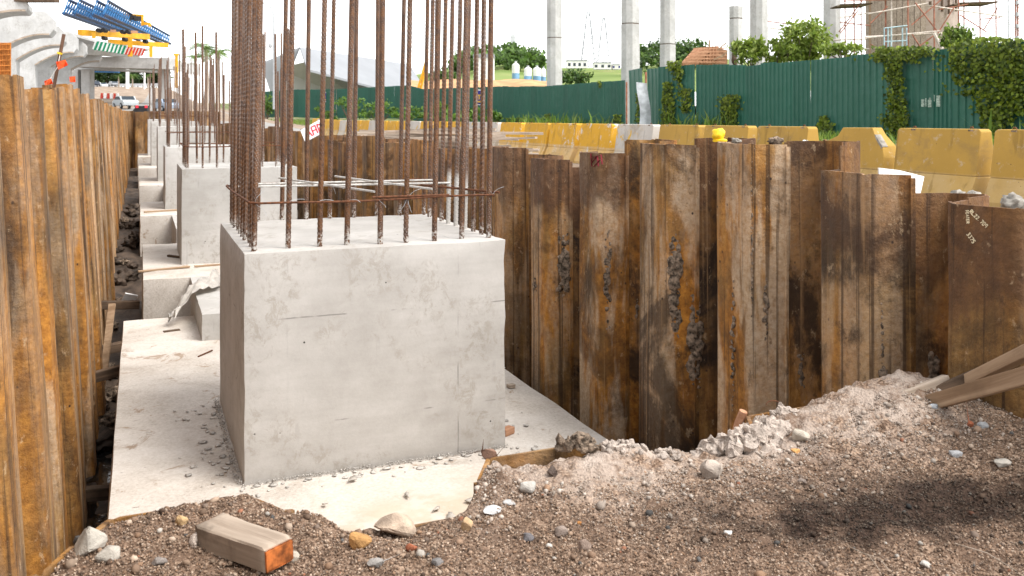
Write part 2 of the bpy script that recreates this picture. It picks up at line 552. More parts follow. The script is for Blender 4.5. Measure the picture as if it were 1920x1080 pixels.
def rebar_mat(name, cement=False):
    g = G(name, 0.55, 0.45)
    co = g.co(); v = g.shift(co)
    n = g.noise(g.vmul(v, (25, 25, 5)), 1, 6, 0.7)
    rib = g.attr('Col')
    steel = g.ramp(n, [(0.35, (0.13, 0.105, 0.092)), (0.6, (0.30, 0.26, 0.235))])
    rust = g.ramp(g.noise(v, 30, 5, 0.7), [(0.35, (0.045, 0.018, 0.009)), (0.65, (0.17, 0.068, 0.018))])
    rs = g.n('ShaderNodeSeparateColor'); g.put(rs.inputs[0], rib)
    patch = g.step(g.noise(g.vmul(v, (4, 4, 2.2)), 1, 4, 0.6), 0.40, 0.62)
    k = g.math('SUBTRACT', 1.0, g.math('MULTIPLY', rs.outputs[0], g.math('SUBTRACT', 1.0, g.math('MULTIPLY', patch, 0.6))))
    c = g.mix(k, steel, rust)  # besides steel and rust, paints highlight on the ribs and shade between them
    if cement:
        z = g.math('ADD', g.sep(co)[2], g.math('MULTIPLY', g.noise(v, 9, 4), 0.2))
        c = g.mix(g.step(z, 0.56, 0.46), c, (0.47, 0.45, 0.42))
    else:
        z = g.math('ADD', g.sep(co)[2], g.math('MULTIPLY', g.noise(v, 25, 4), 0.16))
        c = g.mix(g.math('MULTIPLY', g.step(z, 0.24, 0.12), g.step(g.noise(v, 60, 3), 0.48, 0.55)), c, (0.45, 0.43, 0.40))
    g.color(c)
    g.b.inputs['Metallic'].default_value = 0.25
    g.bump(n, 0.2, 0.003)
    return g.m

def wood_mat(name, dark, light, dirt=0.4, axis='X'):
    g = G(name, 0.85, 0.25)
    v = g.shift(g.co())
    k = {'X': (1.2, 26, 26), 'Y': (26, 1.2, 26), 'Z': (26, 26, 1.2)}[axis]
    n = g.noise(g.vmul(v, k), 1.0, 6, 0.6, 0.6)
    m = g.noise(v, 4, 6, 0.65)
    c = g.ramp(n, [(0.32, dark), (0.62, light)])
    c = g.mix(g.math('MULTIPLY', g.step(m, 0.48, 0.68), dirt), c, tuple(a * 0.45 for a in dark))
    g.color(c)
    g.bump(n, 0.3, 0.004)
    return g.m

def paint_mat(name, paint, under, wear, dust=None, dust_h=0.36):
    """old paint with worn-through patches; dust below dust_h (local z)"""
    g = G(name, 0.75, 0.3)
    co = g.co(); v = g.shift(co)
    n = g.noise(v, 3.2, 9, 0.7, 0.5)
    c = g.mix(g.step(g.noise(v, 1.2, 4), 0.3, 0.7), tuple(a * 0.86 for a in paint), paint)
    if dust is not None:
        z = g.math('ADD', g.sep(co)[2], g.math('MULTIPLY', g.math('SUBTRACT', g.noise(v, 2.0, 5), 0.5), 0.05))
        c = g.mix(g.math('MULTIPLY', g.step(z, dust_h + 0.015, dust_h - 0.015), g.ramp(g.noise(v, 2.5, 6, 0.6), [(0.3, 0.25), (0.7, 0.75)])), c, dust)
    grime = g.noise(v, 2.1, 9, 0.74, 0.6)
    c = g.mix(g.math('MULTIPLY', g.step(grime, 0.50, 0.68), 0.45), c, (0.20, 0.135, 0.06))
    c = g.mix(g.math('MULTIPLY', g.step(g.noise(v, 7, 8, 0.75), 0.57, 0.66), 0.35), c, under)
    c = g.mix(g.step(n, 0.5 + 0.22 * (1 - wear), 0.54 + 0.22 * (1 - wear)), c, under)
    spots = g.math('MULTIPLY', g.step(g.voro(v, 9), 0.07, 0.04), g.step(g.noise(v, 2), 0.5, 0.6))
    c = g.mix(spots, c, (0.09, 0.06, 0.035))
    c = g.mix(g.math('MULTIPLY', g.step(g.noise(g.vmul(v, (8, 8, 0.7)), 1, 4), 0.57, 0.68), 0.5), c, tuple(a * 0.45 for a in paint))
    g.color(c)
    g.bump(g.noise(v, 25, 5, 0.7), 0.25, 0.01)
    return g.m

def fence_mat():
    g = G('green_painted_steel', 0.5, 0.4)
    v = g.shift(g.co())
    r = g.info('Random')
    a = g.mix(r, (0.007, 0.076, 0.050), (0.014, 0.108, 0.072))
    n = g.noise(g.vmul(v, (3, 3, 0.7)), 1, 7, 0.65)
    c = g.mix(g.step(n, 0.35, 0.7), a, (0.010, 0.090, 0.060))
    c = g.mix(g.math('MULTIPLY', g.step(g.noise(v, 7, 6, 0.7), 0.66, 0.72), 0.8), c, (0.03, 0.045, 0.035))
    c = g.mix(g.math('MULTIPLY', g.step(g.noise(g.vmul(v, (22, 22, 0.8)), 1, 4), 0.65, 0.72), 0.3), c, (0.05, 0.13, 0.10))
    g.color(c)
    g.bump(g.noise(v, 2.2, 5), 0.6, 0.06)
    return g.m

M = {}
M['rust'] = rust_mat()
M['pedestal'] = concrete_mat('pedestal_concrete', (0.355, 0.334, 0.308), (0.505, 0.482, 0.455), 0.42, seams=True)
M['concrete'] = concrete_mat('cast_concrete', (0.34, 0.325, 0.30), (0.50, 0.485, 0.465), 0.5)
M['pale_concrete'] = concrete_mat('pale_bridge_concrete', (0.37, 0.365, 0.355), (0.52, 0.515, 0.505), 0.5, grain=(3, 3, 0.4))
M['slab'] = slab_mat()
M['soil'] = soil_mat()
M['pebble'] = vcol_mat('pebble_stone', 0.85)
M['rebar'] = rebar_mat('ribbed_bar_steel')
M['rebar_cement'] = rebar_mat('ribbed_bar_with_cement', True)
M['tie'] = flat_mat('tie_bar_rust', (0.11, 0.042, 0.018), 0.75, 0.1, 0.5, 40, 0.3)
M['tie_white'] = flat_mat('cement_coated_bar', (0.50, 0.48, 0.45), 0.9, 0, 0.25, 40, 0.3)
M['timber'] = wood_mat('sawn_timber', (0.23, 0.145, 0.085), (0.40, 0.28, 0.18), 0.35)
M['old_timber'] = wood_mat('weathered_timber', (0.22, 0.17, 0.125), (0.44, 0.36, 0.29), 0.5)
M['dark_timber'] = wood_mat('dark_wet_timber', (0.045, 0.03, 0.02), (0.13, 0.085, 0.055), 0.5)
M['red_timber'] = wood_mat('reddish_timber', (0.30, 0.14, 0.075), (0.50, 0.28, 0.17), 0.3)
M['mustard'] = paint_mat('mustard_paint', (0.42, 0.255, 0.050), (0.50, 0.46, 0.40), 0.18, (0.48, 0.35, 0.18))
M['yellow'] = paint_mat('worn_yellow_paint', (0.60, 0.325, 0.022), (0.56, 0.50, 0.42), 0.66, (0.52, 0.40, 0.25), 0.40)
M['white_yellow'] = paint_mat('white_paint_over_yellow', (0.50, 0.47, 0.43), (0.56, 0.35, 0.06), 0.62, (0.50, 0.41, 0.29), 0.40)
M['broken'] = flat_mat('broken_concrete', (0.27, 0.25, 0.22), 0.95, 0, 0.35, 12, 0.6)
M['fence'] = fence_mat()
M['galv'] = flat_mat('galvanised_sheet', (0.42, 0.44, 0.46), 0.5, 0.2, 0.25, 4, 0.2)
M['leaf'] = vcol_mat('leaf_green', 0.5, 0.2, 0.0, 30, 0.30)
M['bark'] = wood_mat('bark_brown', (0.09, 0.065, 0.045), (0.20, 0.15, 0.11), 0.4, 'Z')
M['mud'] = flat_mat('wet_mud', (0.060, 0.042, 0.030), 0.7, 0, 0.6, 5, 0.8)
M['dry_mud'] = flat_mat('dried_mud', (0.22, 0.165, 0.12), 0.95, 0, 0.85, 34, 1.0)
M['mortar'] = flat_mat('pale_mortar_crumb', (0.42, 0.355, 0.305), 0.95, 0, 0.30, 16, 0.9)
M['blue'] = flat_mat('gantry_blue_paint', (0.035, 0.155, 0.36), 0.5, 0, 0.25, 1)
M['gantry_yellow'] = flat_mat('gantry_yellow_paint', (0.62, 0.30, 0.012), 0.5, 0, 0.2, 1)
M['black'] = flat_mat('black_rubber', (0.02, 0.02, 0.022), 0.6, 0, 0.3, 4)
M['orange'] = flat_mat('orange_fabric', (0.80, 0.11, 0.025), 0.8, 0, 0.15, 6)
M['white'] = flat_mat('white_sheet', (0.78, 0.78, 0.77), 0.7, 0, 0.05, 3)
M['cloth'] = flat_mat('off_white_cloth', (0.66, 0.62, 0.57), 0.95, 0, 0.15, 7, 0.3)
M['wall_white'] = flat_mat('white_render', (0.70, 0.69, 0.67), 0.8, 0, 0.06, 0.4)
M['roof_grey'] = flat_mat('grey_roof_sheet', (0.235, 0.245, 0.26), 0.6, 0, 0.06, 0.3)
M['glass'] = flat_mat('dark_window_glass', (0.03, 0.04, 0.05), 0.1, 0, 0.2, 1)
M['steel'] = flat_mat('grey_steel', (0.42, 0.43, 0.44), 0.5, 0.3, 0.15, 4)
M['pylon'] = flat_mat('pale_lattice_steel', (0.24, 0.25, 0.26), 0.6, 0.0, 0.1, 1)
M['scaffold'] = flat_mat('rusty_scaffold_tube', (0.30, 0.12, 0.075), 0.7, 0.1, 0.4, 6)
M['scaffold_light'] = flat_mat('bare_scaffold_tube', (0.55, 0.48, 0.42), 0.6, 0.1, 0.3, 6)
M['scaffold_blue'] = flat_mat('blue_scaffold_frame', (0.30, 0.40, 0.43), 0.6, 0.1, 0.3, 6)

def asphalt_mat():
    g = G('road_asphalt', 0.9, 0.2)
    v = g.co()
    c = g.ramp(g.noise(v, 0.35, 7, 0.65), [(0.3, (0.20, 0.19, 0.18)), (0.7, (0.31, 0.295, 0.275))])
    g.color(c); return g.m
def ground_mat():
    g = G('site_earth', 0.95, 0.15)
    v = g.co()
    c = g.ramp(g.noise(v, 0.55, 9, 0.7), [(0.32, (0.13, 0.092, 0.064)), (0.5, (0.26, 0.195, 0.145)), (0.68, (0.44, 0.37, 0.30))])
    x, y, z = g.sep(v)
    far = g.step(g.math('ADD', x, g.math('MULTIPLY', g.noise(v, 0.15, 5), 6)), 15.0, 20.0)
    c = g.mix(g.math('MULTIPLY', far, g.step(g.noise(v, 0.8, 6), 0.35, 0.55)), c, (0.075, 0.12, 0.022))
    g.color(c); g.bump(g.noise(v, 6, 8, 0.7), 0.6, 0.05); return g.m
def grass_hill_mat():
    g = G('grassy_hill', 0.95, 0.1)
    v = g.co()
    c = g.ramp(g.noise(v, 0.03, 8, 0.65), [(0.3, (0.10, 0.155, 0.035)), (0.6, (0.19, 0.24, 0.075)), (0.75, (0.30, 0.25, 0.13))])
    g.color(c); return g.m
M['asphalt'] = asphalt_mat(); M['ground'] = ground_mat(); M['hill'] = grass_hill_mat()
gw = G('muddy_water', 0.06, 0.5); gw.color((0.010, 0.010, 0.010)); gw.bump(gw.noise(gw.co(), 9, 3), 0.12, 0.02); M['water'] = gw.m

# ------------------------------------------------------------------ the setting: ground with the pit cut out
PX0, PX1, PY0, PY1 = -0.62, 3.42, 3.02, 45.0     # wall centre lines
HX0, HX1, HY1 = -1.02, 3.66, 45.25                # edges of the hole in the ground sheet
def sstep(a, b, x):
    t = min(1, max(0, (x - a) / (b - a))); return t * t * (3 - 2 * t)
def terr(x, y):
    side = sstep(-0.7, 3.4, x)
    z = 0.95 * (1 - side) + 0.27 * side
    z -= 0.5 * (1 - side) * sstep(20, 44, y)
    r = 8.9 * (max(0.0, min(y, 260) - 44) / 216.0) ** 1.4
    z += r * (1 - 0.45 * sstep(6, 15, x))
    z += 0.42 * sstep(14.5, 17.0, x) * (1 - sstep(55, 80, y))
    return z
xs = sorted(set([-2500, -1200, -600, -300, -150, -80, -50, -30, -20, -14, -10, -7, -4, -2, HX0, 0.6, 1.5, 2.5, HX1, 4, 5, 6, 7, 8, 9, 10, 11, 12, 13, 14, 15, 16, 17, 18, 20, 24, 30, 40, 60, 90, 150, 300, 700, 1500, 3000]))
ys = sorted(set([-300, -60, -20, -8, -3, 0, 1, 2, PY0, 4, 5, 6, 7, 8, 9, 10, 12, 14, 16, 18, 20, 23, 26, 30, 34, 38, 42, HY1, 48, 52, 58, 66, 75, 85, 92, 100, 108, 116, 124, 132, 140, 148, 156, 164, 172, 180, 190, 200, 210, 220, 230, 240, 250, 260, 300, 400, 900, 2000, 5000]))
mb = MB(); idx = {}
for i, x in enumerate(xs):
    for j, y in enumerate(ys):
        idx[i, j] = len(mb.v)
        jit = 0.05 * fbm(x * 0.3, y * 0.3) if -2 < y < 40 and 3.5 < x < 14 else 0
        mb.v.append((x, y, terr(x, y) + jit))
for i in range(len(xs) - 1):
    for j in range(len(ys) - 1):
        cx, cy = (xs[i] + xs[i + 1]) / 2, (ys[j] + ys[j + 1]) / 2
        if HX0 < cx < HX1 and 0 < cy < HY1: continue
        mb.f.append((idx[i, j], idx[i + 1, j], idx[i + 1, j + 1], idx[i, j + 1]))
o = mb.build('ground', M['ground'], sm=30); tag(o, 'bare earth of the building site around the sheet piled pit', 'ground', kind='structure')

# pit floor: mud that rises under the farther footings
def floor_z(x, y):
    z = -2.0 + 0.95 * sstep(8.5, 24, y)
    return z + 0.10 * fbm(x * 2.3, y * 1.7, 3.0) + 0.05 * fbm(x * 7, y * 7, 5.0)
mb = MB(); nx, ny = 40, 260
for j in range(ny + 1):
    y = 3.0 + (44.95 - 3.0) * (j / ny) ** 1.5
    for i in range(nx + 1):
        x = -0.95 + 4.7 * i / nx
        mb.v.append((x, y, floor_z(x, y)))
for j in range(ny):
    for i in range(nx):
        a = j * (nx + 1) + i
        mb.f.append((a, a + 1, a + nx + 2, a + nx + 1))
o = mb.build('pit_floor', M['mud'], sm=60); tag(o, 'dark wet mud floor of the trench', 'pit floor', kind='structure')
mb = MB(); mb.add([(-0.9, 3.2, -1.985), (3.6, 3.2, -1.985), (3.6, 12.5, -1.985), (-0.9, 12.5, -1.985)], [(0, 1, 2, 3)])
o = mb.build('puddle_water', M['water']); tag(o, 'shallow water lying in the trench mud', 'water', kind='structure')

# ------------------------------------------------------------------ sheet piles
def pile_mesh(sign, seed, hgt=3.4, inter=True):
    r = random.Random(seed)
    # centre line with rounded corners
    raw = [(-0.235, 0.0), (-0.158, 0.20), (0.158, 0.20), (0.235, 0.0)]
    cl = [raw[0]]
    for k in (1, 2):
        p0, p, p1 = Vector(raw[k - 1]), Vector(raw[k]), Vector(raw[k + 1])
        a = p + (p0 - p).normalized() * 0.030; b = p + (p1 - p).normalized() * 0.030
        for t in (0, 0.25, 0.5, 0.75, 1):
            q = a * (1 - t) ** 2 + p * (2 * t * (1 - t)) + b * t * t
            cl.append((q.x, q.y))
    cl.append(raw[3])
    cl = [Vector((x, y * sign)) for x, y in cl]
    th = 0.0075
    left, right = [], []
    for i, p in enumerate(cl):
        d = (cl[min(i + 1, len(cl) - 1)] - cl[max(i - 1, 0)]).normalized()
        nrm = Vector((-d.y, d.x))
        left.append(p + nrm * th); right.append(p - nrm * th)
    ring = left + right[::-1]
    n = len(ring)
    zs = [0, -0.03, -0.12, -0.4, -0.9, -1.5, -2.2, -hgt]
    jag = [r.uniform(-0.008, 0.004) for _ in range(len(cl))]
    jag = jag + jag[::-1]
    mb = MB(); vs = []
    for k, z in enumerate(zs):
        wob = r.uniform(-0.004, 0.004)
        for i, p in enumerate(ring):
            vs.append((p.x, p.y + wob * (k > 1), z + (jag[i] if k == 0 else 0)))
    fs = []
    for k in range(len(zs) - 1):
        for i in range(n):
            j = (i + 1) % n
            fs.append((k * n + i, k * n + j, (k + 1) * n + j, (k + 1) * n + i))
    half = len(cl)
    for i in range(half - 1):
        fs.append((i, n - 1 - i, n - 2 - i, i + 1))
    mb.add(vs, fs)
    if inter:   # interlock clutch on one edge, a finger on the other
        mb.tube([(0.241, 0.010 * sign, -0.004 - r.uniform(0, 0.02)), (0.241, 0.010 * sign, -hgt)], 0.019, 7)
        mb.box((-0.243, 0.0, -hgt / 2 - 0.01), (0.014, 0.030, hgt - 0.02))
    me = mb.mesh('sheet_pile', 40)
    me.materials.append(M['rust'])
    return me
PILES = {(sg, k): pile_mesh(sg, 10 * k + sg) for sg in (1, -1) for k in range(4)}

def add_pile(parent, sg, k, loc, rotz, width, col, lean=(0, 0), name='sheet_pile'):
    o = bpy.data.objects.new(name, PILES[sg, k % 4])
    o.location = loc
    o.rotation_euler = (lean[0], lean[1], rotz)
    o.scale = (width / 0.47, 1, 1)
    o.color = col
    return _link(o, parent)

# right wall
RW = thing('sheet_pile_wall', 'rusty brown sheet pile wall with uneven tops on the right of the pit', 'sheet pile wall', (PX1, 3.0, 0.0))
inner = [1.85, 2.74, 3.53, 4.43, 5.34, 6.28, 7.25, 8.2]
tops_in = [0.95, 0.936, 1.03, 1.153, 1.12, 1.03, 0.94, 1.015]
tops_out = [0.93, 0.94, 1.17, 1.165, 1.134, 0.875, 0.95]
# pale, orange, dark, brown top band
cols_in = [(0.2, 0.5, 0.4, 0.5), (0.25, 0.5, 0.6, 0.7), (0.40, 0.75, 0.85, 0.4), (0.72, 0.95, 0.45, 0.1), (0.62, 1.0, 0.80, 0.1), (0.75, 0.90, 0.55, 0.7), (0.42, 1.0, 0.5, 0.9), (0.35, 0.6, 0.5, 0.7)]
cols_out = [(0.1, 0.6, 0.7, 0.5), (0.15, 0.85, 0.85, 0.7), (0.2, 0.6, 0.9, 0.4), (0.10, 0.3, 1.0, 0.9), (0.15, 0.95, 0.9, 0.1), (0.1, 0.4, 1.0, 0.9), (0.15, 0.6, 0.8, 0.6)]
while inner[-1] < 44.2:
    inner.append(inner[-1] + 0.94); tops_in.append(RND.uniform(0.93, 1.07) if inner[-1] < 10.5 or inner[-1] > 20 else RND.uniform(0.86, 1.02))
    cols_in.append((RND.uniform(0.1, 0.5), RND.uniform(0.4, 0.9), RND.uniform(0.4, 0.9), RND.uniform(0.2, 0.8)))
    tops_out.append(RND.uniform(0.90, 1.06)); cols_out.append((RND.uniform(0.1, 0.5), RND.uniform(0.3, 0.8), RND.uniform(0.4, 0.8), RND.uniform(0.5, 1)))
for i, (y, zt, c) in enumerate(zip(inner, tops_in, cols_in)):
    o = add_pile(RW, 1, i, (0, y - 3.0, zt), math.pi / 2, 0.47, c, (RND.uniform(-0.006, 0.006), RND.uniform(-0.006, 0.006)))
    if i == 5: tag(o, 'pile with a faded red paint mark near its top')
    if i == 1: tag(o, 'pile with chalk writing near its top corner')
    if i + 1 < len(inner):
        w = inner[i + 1] - y - 0.47
        add_pile(RW, -1, i + 1, (0, (y + inner[i + 1]) / 2 - 3.0, tops_out[min(i, len(tops_out) - 1)]), math.pi / 2, w, cols_out[min(i, len(cols_out) - 1)], (RND.uniform(-0.006, 0.006), RND.uniform(-0.006, 0.006)))

# left wall, leaning back a little
LW = thing('sheet_pile_wall', 'bright orange rusty sheet pile wall leaning along the left of the pit', 'sheet pile wall', (PX0, 3.0, -0.9))
LW.rotation_euler = (0, -0.055, 0)
y = 1.3; i = 0
while y < 44.7:
    zt = 1.44 + 0.10 * sstep(4.5, 10, y) + 0.07 * (1 - sstep(5.0, 6.3, y)) + RND.uniform(-0.035, 0.035)
    if 7.5 < y < 10.5: zt += 0.02
    c = (RND.uniform(0.1, 0.55), RND.uniform(0.65, 1.0), RND.uniform(0.1, 0.55), RND.uniform(0.0, 0.2))
    add_pile(LW, 1 if i % 2 == 0 else -1, i, (0, y - 3.0, zt + 0.9), -math.pi / 2, 0.47, c, (RND.uniform(-0.008, 0.008), RND.uniform(-0.012, 0.012)))
    y += 0.47; i += 1

# far end wall
EW = thing('sheet_pile_wall', 'short sheet pile wall closing the far end of the pit', 'sheet pile wall', (1.4, PY1, 0))
for i in range(9):
    add_pile(EW, 1 if i % 2 else -1, i, (-1.9 + 0.47 * i, 0, 1.60 + RND.uniform(-0.05, 0.03)), math.pi, 0.47, (0.3, 0.4, 0.5, 0.4))

# near cross wall, buried in the foreground gravel
CWY = 3.03
CW = thing('sheet_pile_wall', 'buried sheet pile wall whose wavy rust edge shows in the foreground gravel', 'sheet pile wall', (0, CWY, 0))
for x, w, sg, zt, c in ((0.13, 0.62, 1, 0.010, (0.1, 0.3, 0.7, 0)), (0.81, 0.60, -1, -0.035, (0.2, 0.4, 0.5, 0)), (1.42, 0.60, 1, 0.018, (0.2, 0.4, 0.6, 0)),
                        (2.02, 0.56, -1, -0.03, (0.3, 0.5, 0.3, 0)), (2.58, 0.55, 1, 0.03, (0.3, 0.5, 0.3, 0)), (3.12, 0.5, -1, 0.02, (0.3, 0.5, 0.3, 0)), (-0.39, 0.40, -1, 0.01, (0.2, 0.4, 0.5, 0))):
    o = add_pile(CW, sg, 0, (x, 0, zt), 0, w, c)
    o.scale[1] = 0.81

# mud caked on the right-hand piles: lumpy runs
wall_path = []
for i_, y_ in enumerate(inner):
    if i_:
        s_ = (y_ - inner[i_ - 1] - 0.47) / 0.47; m_ = (y_ + inner[i_ - 1]) / 2
        wall_path += [(m_ - 0.158 * s_, PX1 + 0.19), (m_ + 0.158 * s_, PX1 + 0.19)]
    wall_path += [(y_ - 0.235, PX1), (y_ - 0.158, PX1 - 0.208), (y_ + 0.158, PX1 - 0.208), (y_ + 0.235, PX1)]
def wall_hit(px):
    """plan point where the sight line through px first meets the folded wall, and the wall's normal there"""
    dx, dy = CY * (px - 960) / FPX + SY, -SY * (px - 960) / FPX + CY
    best = None
    for (ya, xa), (yb, xb) in zip(wall_path, wall_path[1:]):
        ex, ey = xb - xa, yb - ya
        den = dx * ey - dy * ex
        if abs(den) < 1e-9: continue
        t = (xa * ey - ya * ex) / den; u = (xa * dy - ya * dx) / den
        if t > 0 and 0 <= u <= 1 and (best is None or t < best[0]):
            nn = Vector((-ey, ex, 0)).normalized()
            if nn.dot(Vector((dx, dy, 0))) > 0: nn = -nn
            best = (t, nn)
    t, nn = best
    return dx * t, dy * t, t, nn
def mud_run(px, y0, y1, wid, seed, n):
    r = random.Random(seed); bm = bmesh.new()
    for k in range(n):
        t = (k + r.random()) / n
        q = px + r.uniform(-1, 1) * wid * 90
        X, Y, d, nn = wall_hit(q)
        z = EYE - (y0 + (y1 - y0) * t - 220) / FPX * d
        w = wid * (0.35 + 0.65 * math.sin(math.pi * min(1, max(0.05, t)))) * r.uniform(0.35, 1.0)
        side = Vector((-nn.y, nn.x, 0))
        rot = Matrix((nn, side, Vector((0, 0, 1)))).transposed().to_4x4()
        m = Matrix.Translation((X, Y, z)) @ rot @ Matrix.Diagonal((w * 0.7, w, w * r.uniform(0.9, 1.9), 1))
        res = bmesh.ops.create_icosphere(bm, subdivisions=2, radius=0.5, matrix=m)
        for v in res['verts']:
            v.co += Vector((fbm(v.co.x * 60, v.co.y * 60, v.co.z * 60), fbm(v.co.y * 50, v.co.z * 50, 3), fbm(v.co.z * 55, v.co.x * 55, 7))) * w * 0.22
    for v in bm.verts: v.co -= Vector(WLOC[RW.name])
    me = bpy.data.meshes.new('dried_mud'); bm.to_mesh(me); bm.free(); smooth(me)
    me.materials.append(M['dry_mud'])
    return _link(bpy.data.objects.new('dried_mud', me), RW)
for a in ((1057, 440, 570, 0.10, 1, 40), (1140, 420, 620, 0.055, 2, 34), (1266, 440, 640, 0.085, 3, 60), (1303, 555, 740, 0.095, 4, 60), (1436, 520, 640, 0.035, 5, 22), (1374, 520, 770, 0.03, 6, 30),
          (1502, 640, 740, 0.045, 7, 22), (1654, 560, 700, 0.022, 8, 16), (1003, 520, 550, 0.04, 9, 10), (1410, 290, 620, 0.016, 12, 70), (1655, 690, 720, 0.05, 13, 10), (952, 500, 640, 0.02, 14, 20), (1750, 660, 720, 0.06, 15, 16), (1195, 560, 600, 0.03, 16, 10)):
    mud_run(*a)
# marks on two piles: chalk strokes and a red paint smear
def strokes(name, mat, segs, X, w, parent, th=0.002):
    mb = MB()
    for (ax, ay), (bx, by) in segs:
        pts = []
        for px, py in ((ax, ay), (bx, by)):
            ratio = (px - 960) / FPX
            Y = X * (CY - SY * ratio) / (SY + CY * ratio)
            d = SY * X + CY * Y
            pts.append(Vector((X, Y, EYE - (py - 220) / FPX * d)))
        mb.bar(pts[0], pts[1], th, w, up=Vector((0, 0, 1)) if abs((pts[1] - pts[0]).z) < 0.01 else Vector((0, 1, 0)).cross(pts[1] - pts[0]))
    return mb.build(name, mat, parent)
def glyphs(origin, dirv, size, pattern):
    ox, oy = origin; dx, dy = dirv; nx_, ny_ = -dy, dx
    out = []
    T = {'R': [((0, 0), (0, 1)), ((0, 0), (.6, .1)), ((.6, .1), (.6, .45)), ((.6, .45), (0, .5)), ((.1, .5), (.65, 1))],
         'L': [((0, 0), (0, 1)), ((0, 1), (.6, 1))], '2': [((0, .1), (.5, 0)), ((.5, 0), (.5, .45)), ((.5, .45), (0, 1)), ((0, 1), (.6, 1))],
         '7': [((0, 0), (.6, 0)), ((.6, 0), (.2, 1))], '.': [((0, .9), (.1, 1))], '0': [((0, 0), (.5, 0)), ((.5, 0), (.5, 1)), ((.5, 1), (0, 1)), ((0, 1), (0, 0))],
         '9': [((.5, 0), (0, 0)), ((0, 0), (0, .5)), ((0, .5), (.5, .5)), ((.5, 0), (.5, 1))], '3': [((0, 0), (.5, 0)), ((.5, 0), (.2, .45)), ((.2, .45), (.5, .6)), ((.5, .6), (.4, 1)), ((.4, 1), (0, 1))],
         '5': [((.5, 0), (0, 0)), ((0, 0), (0, .45)), ((0, .45), (.5, .5)), ((.5, .5), (.5, 1)), ((.5, 1), (0, 1))],
         'S': [((.5, 0), (0, .15)), ((0, .15), (.5, .6)), ((.5, .6), (0, 1))], 'W': [((0, 0), (.15, 1)), ((.15, 1), (.3, .3)), ((.3, .3), (.45, 1)), ((.45, 1), (.6, 0))],
         'A': [((0, 1), (.3, 0)), ((.3, 0), (.6, 1)), ((.1, .6), (.5, .6))], 'T': [((0, 0), (.6, 0)), ((.3, 0), (.3, 1))], 'E': [((0, 0), (0, 1)), ((0, 0), (.5, 0)), ((0, .5), (.4, .5)), ((0, 1), (.5, 1))]}
    for k, ch in enumerate(pattern):
        for a, b in T.get(ch, []):
            q = []
            for u, v in (a, b):
                u = (u + k * 0.85) * size; v = v * size
                q.append((ox + dx * u + nx_ * v, oy + dy * u + ny_ * v))
            out.append(tuple(q))
    return out
M['chalk'] = flat_mat('chalk_white', (0.72, 0.62, 0.42), 0.95, 0, 0.2, 50)
M['red_paint'] = flat_mat('red_spray_paint', (0.16, 0.014, 0.022), 0.8, 0, 0.5, 40)
def on_in(X): return X
for chalk in (glyphs((1822, 393), (0.72, 0.70), 6.5, 'RL22.709'), glyphs((1816, 394), (0.06, 1.0), 5.0, 'SEATER'), glyphs((1818, 436), (0.55, 0.83), 6.5, '3375')):
    strokes('chalk_writing', M['chalk'], chalk, 3.2095, 0.0030, RW)
strokes('red_paint_mark', M['red_paint'], [((1108, 288), (1110, 312)), ((1110, 305), (1120, 292)), ((1120, 292), (1122, 312)), ((1107, 296), (1126, 291)), ((1127, 290), (1129, 308)), ((1113, 313), (1125, 300))], 3.2095, 0.013, RW)

# ------------------------------------------------------------------ piers: footing, pedestal, starter bars
def rebar_mesh(length, r=0.0152, rib=0.0040, pitch=0.030, n=14, dz=0.0045):
    k = int(length / dz)
    z = np.arange(k + 1) * dz
    th = 2 * np.pi * np.arange(n) / n
    Z, T = np.meshgrid(z, th, indexing='ij')
    # two rows of slanted crescent ribs, with a longitudinal rib between them
    half = np.sign(np.sin(T))
    ph = (Z / pitch + np.cos(T) * 0.95) * 2 * np.pi
    k1 = np.clip(np.cos(ph) * 1.6 - 0.55, 0, 1) * np.abs(np.sin(T)) ** 0.4
    lon = (np.abs(np.sin(T)) < 0.1) * 0.7
    h = np.maximum(k1, lon)
    R = r + rib * h
    V = np.stack([R * np.cos(T), R * np.sin(T), Z], -1).reshape(-1, 3)
    a = np.arange(k)[:, None] * n + np.arange(n)[None]
    b = np.arange(k)[:, None] * n + (np.arange(n)[None] + 1) % n
    F = np.stack([a, b, b + n, a + n], -1).reshape(-1, 4)
    V = np.vstack([V, [[0, 0, z[-1]]]])
    tip = len(V) - 1
    top = k * n + np.arange(n)
    F = np.vstack([F, np.stack([top, np.roll(top, -1), np.full(n, tip), np.full(n, tip)], -1)[:, :]])
    F4 = F[:-n]; F3 = F[-n:, :3]
    hc = np.append(h.ravel(), 0)
    me = bpy.data.meshes.new('rebar')
    me.from_pydata(V.tolist(), [], F4.tolist() + F3.tolist())
    at = me.color_attributes.new('Col', 'FLOAT_COLOR', 'POINT')
    c4 = np.ones((len(V), 4), np.float32); c4[:, :3] = hc[:, None]
    at.data.foreach_set('color', c4.ravel())
    smooth(me)
    me.materials.append(M['rebar'])
    return me
BAR_NEAR = rebar_mesh(2.35)
BAR_CEM = BAR_NEAR.copy(); BAR_CEM.materials.clear(); BAR_CEM.materials.append(M['rebar_cement'])
BAR_FAR = rebar_mesh(1.85, pitch=0.04, n=8, dz=0.0075)
BAR_SHORT = rebar_mesh(1.35, pitch=0.04, n=8, dz=0.0075)

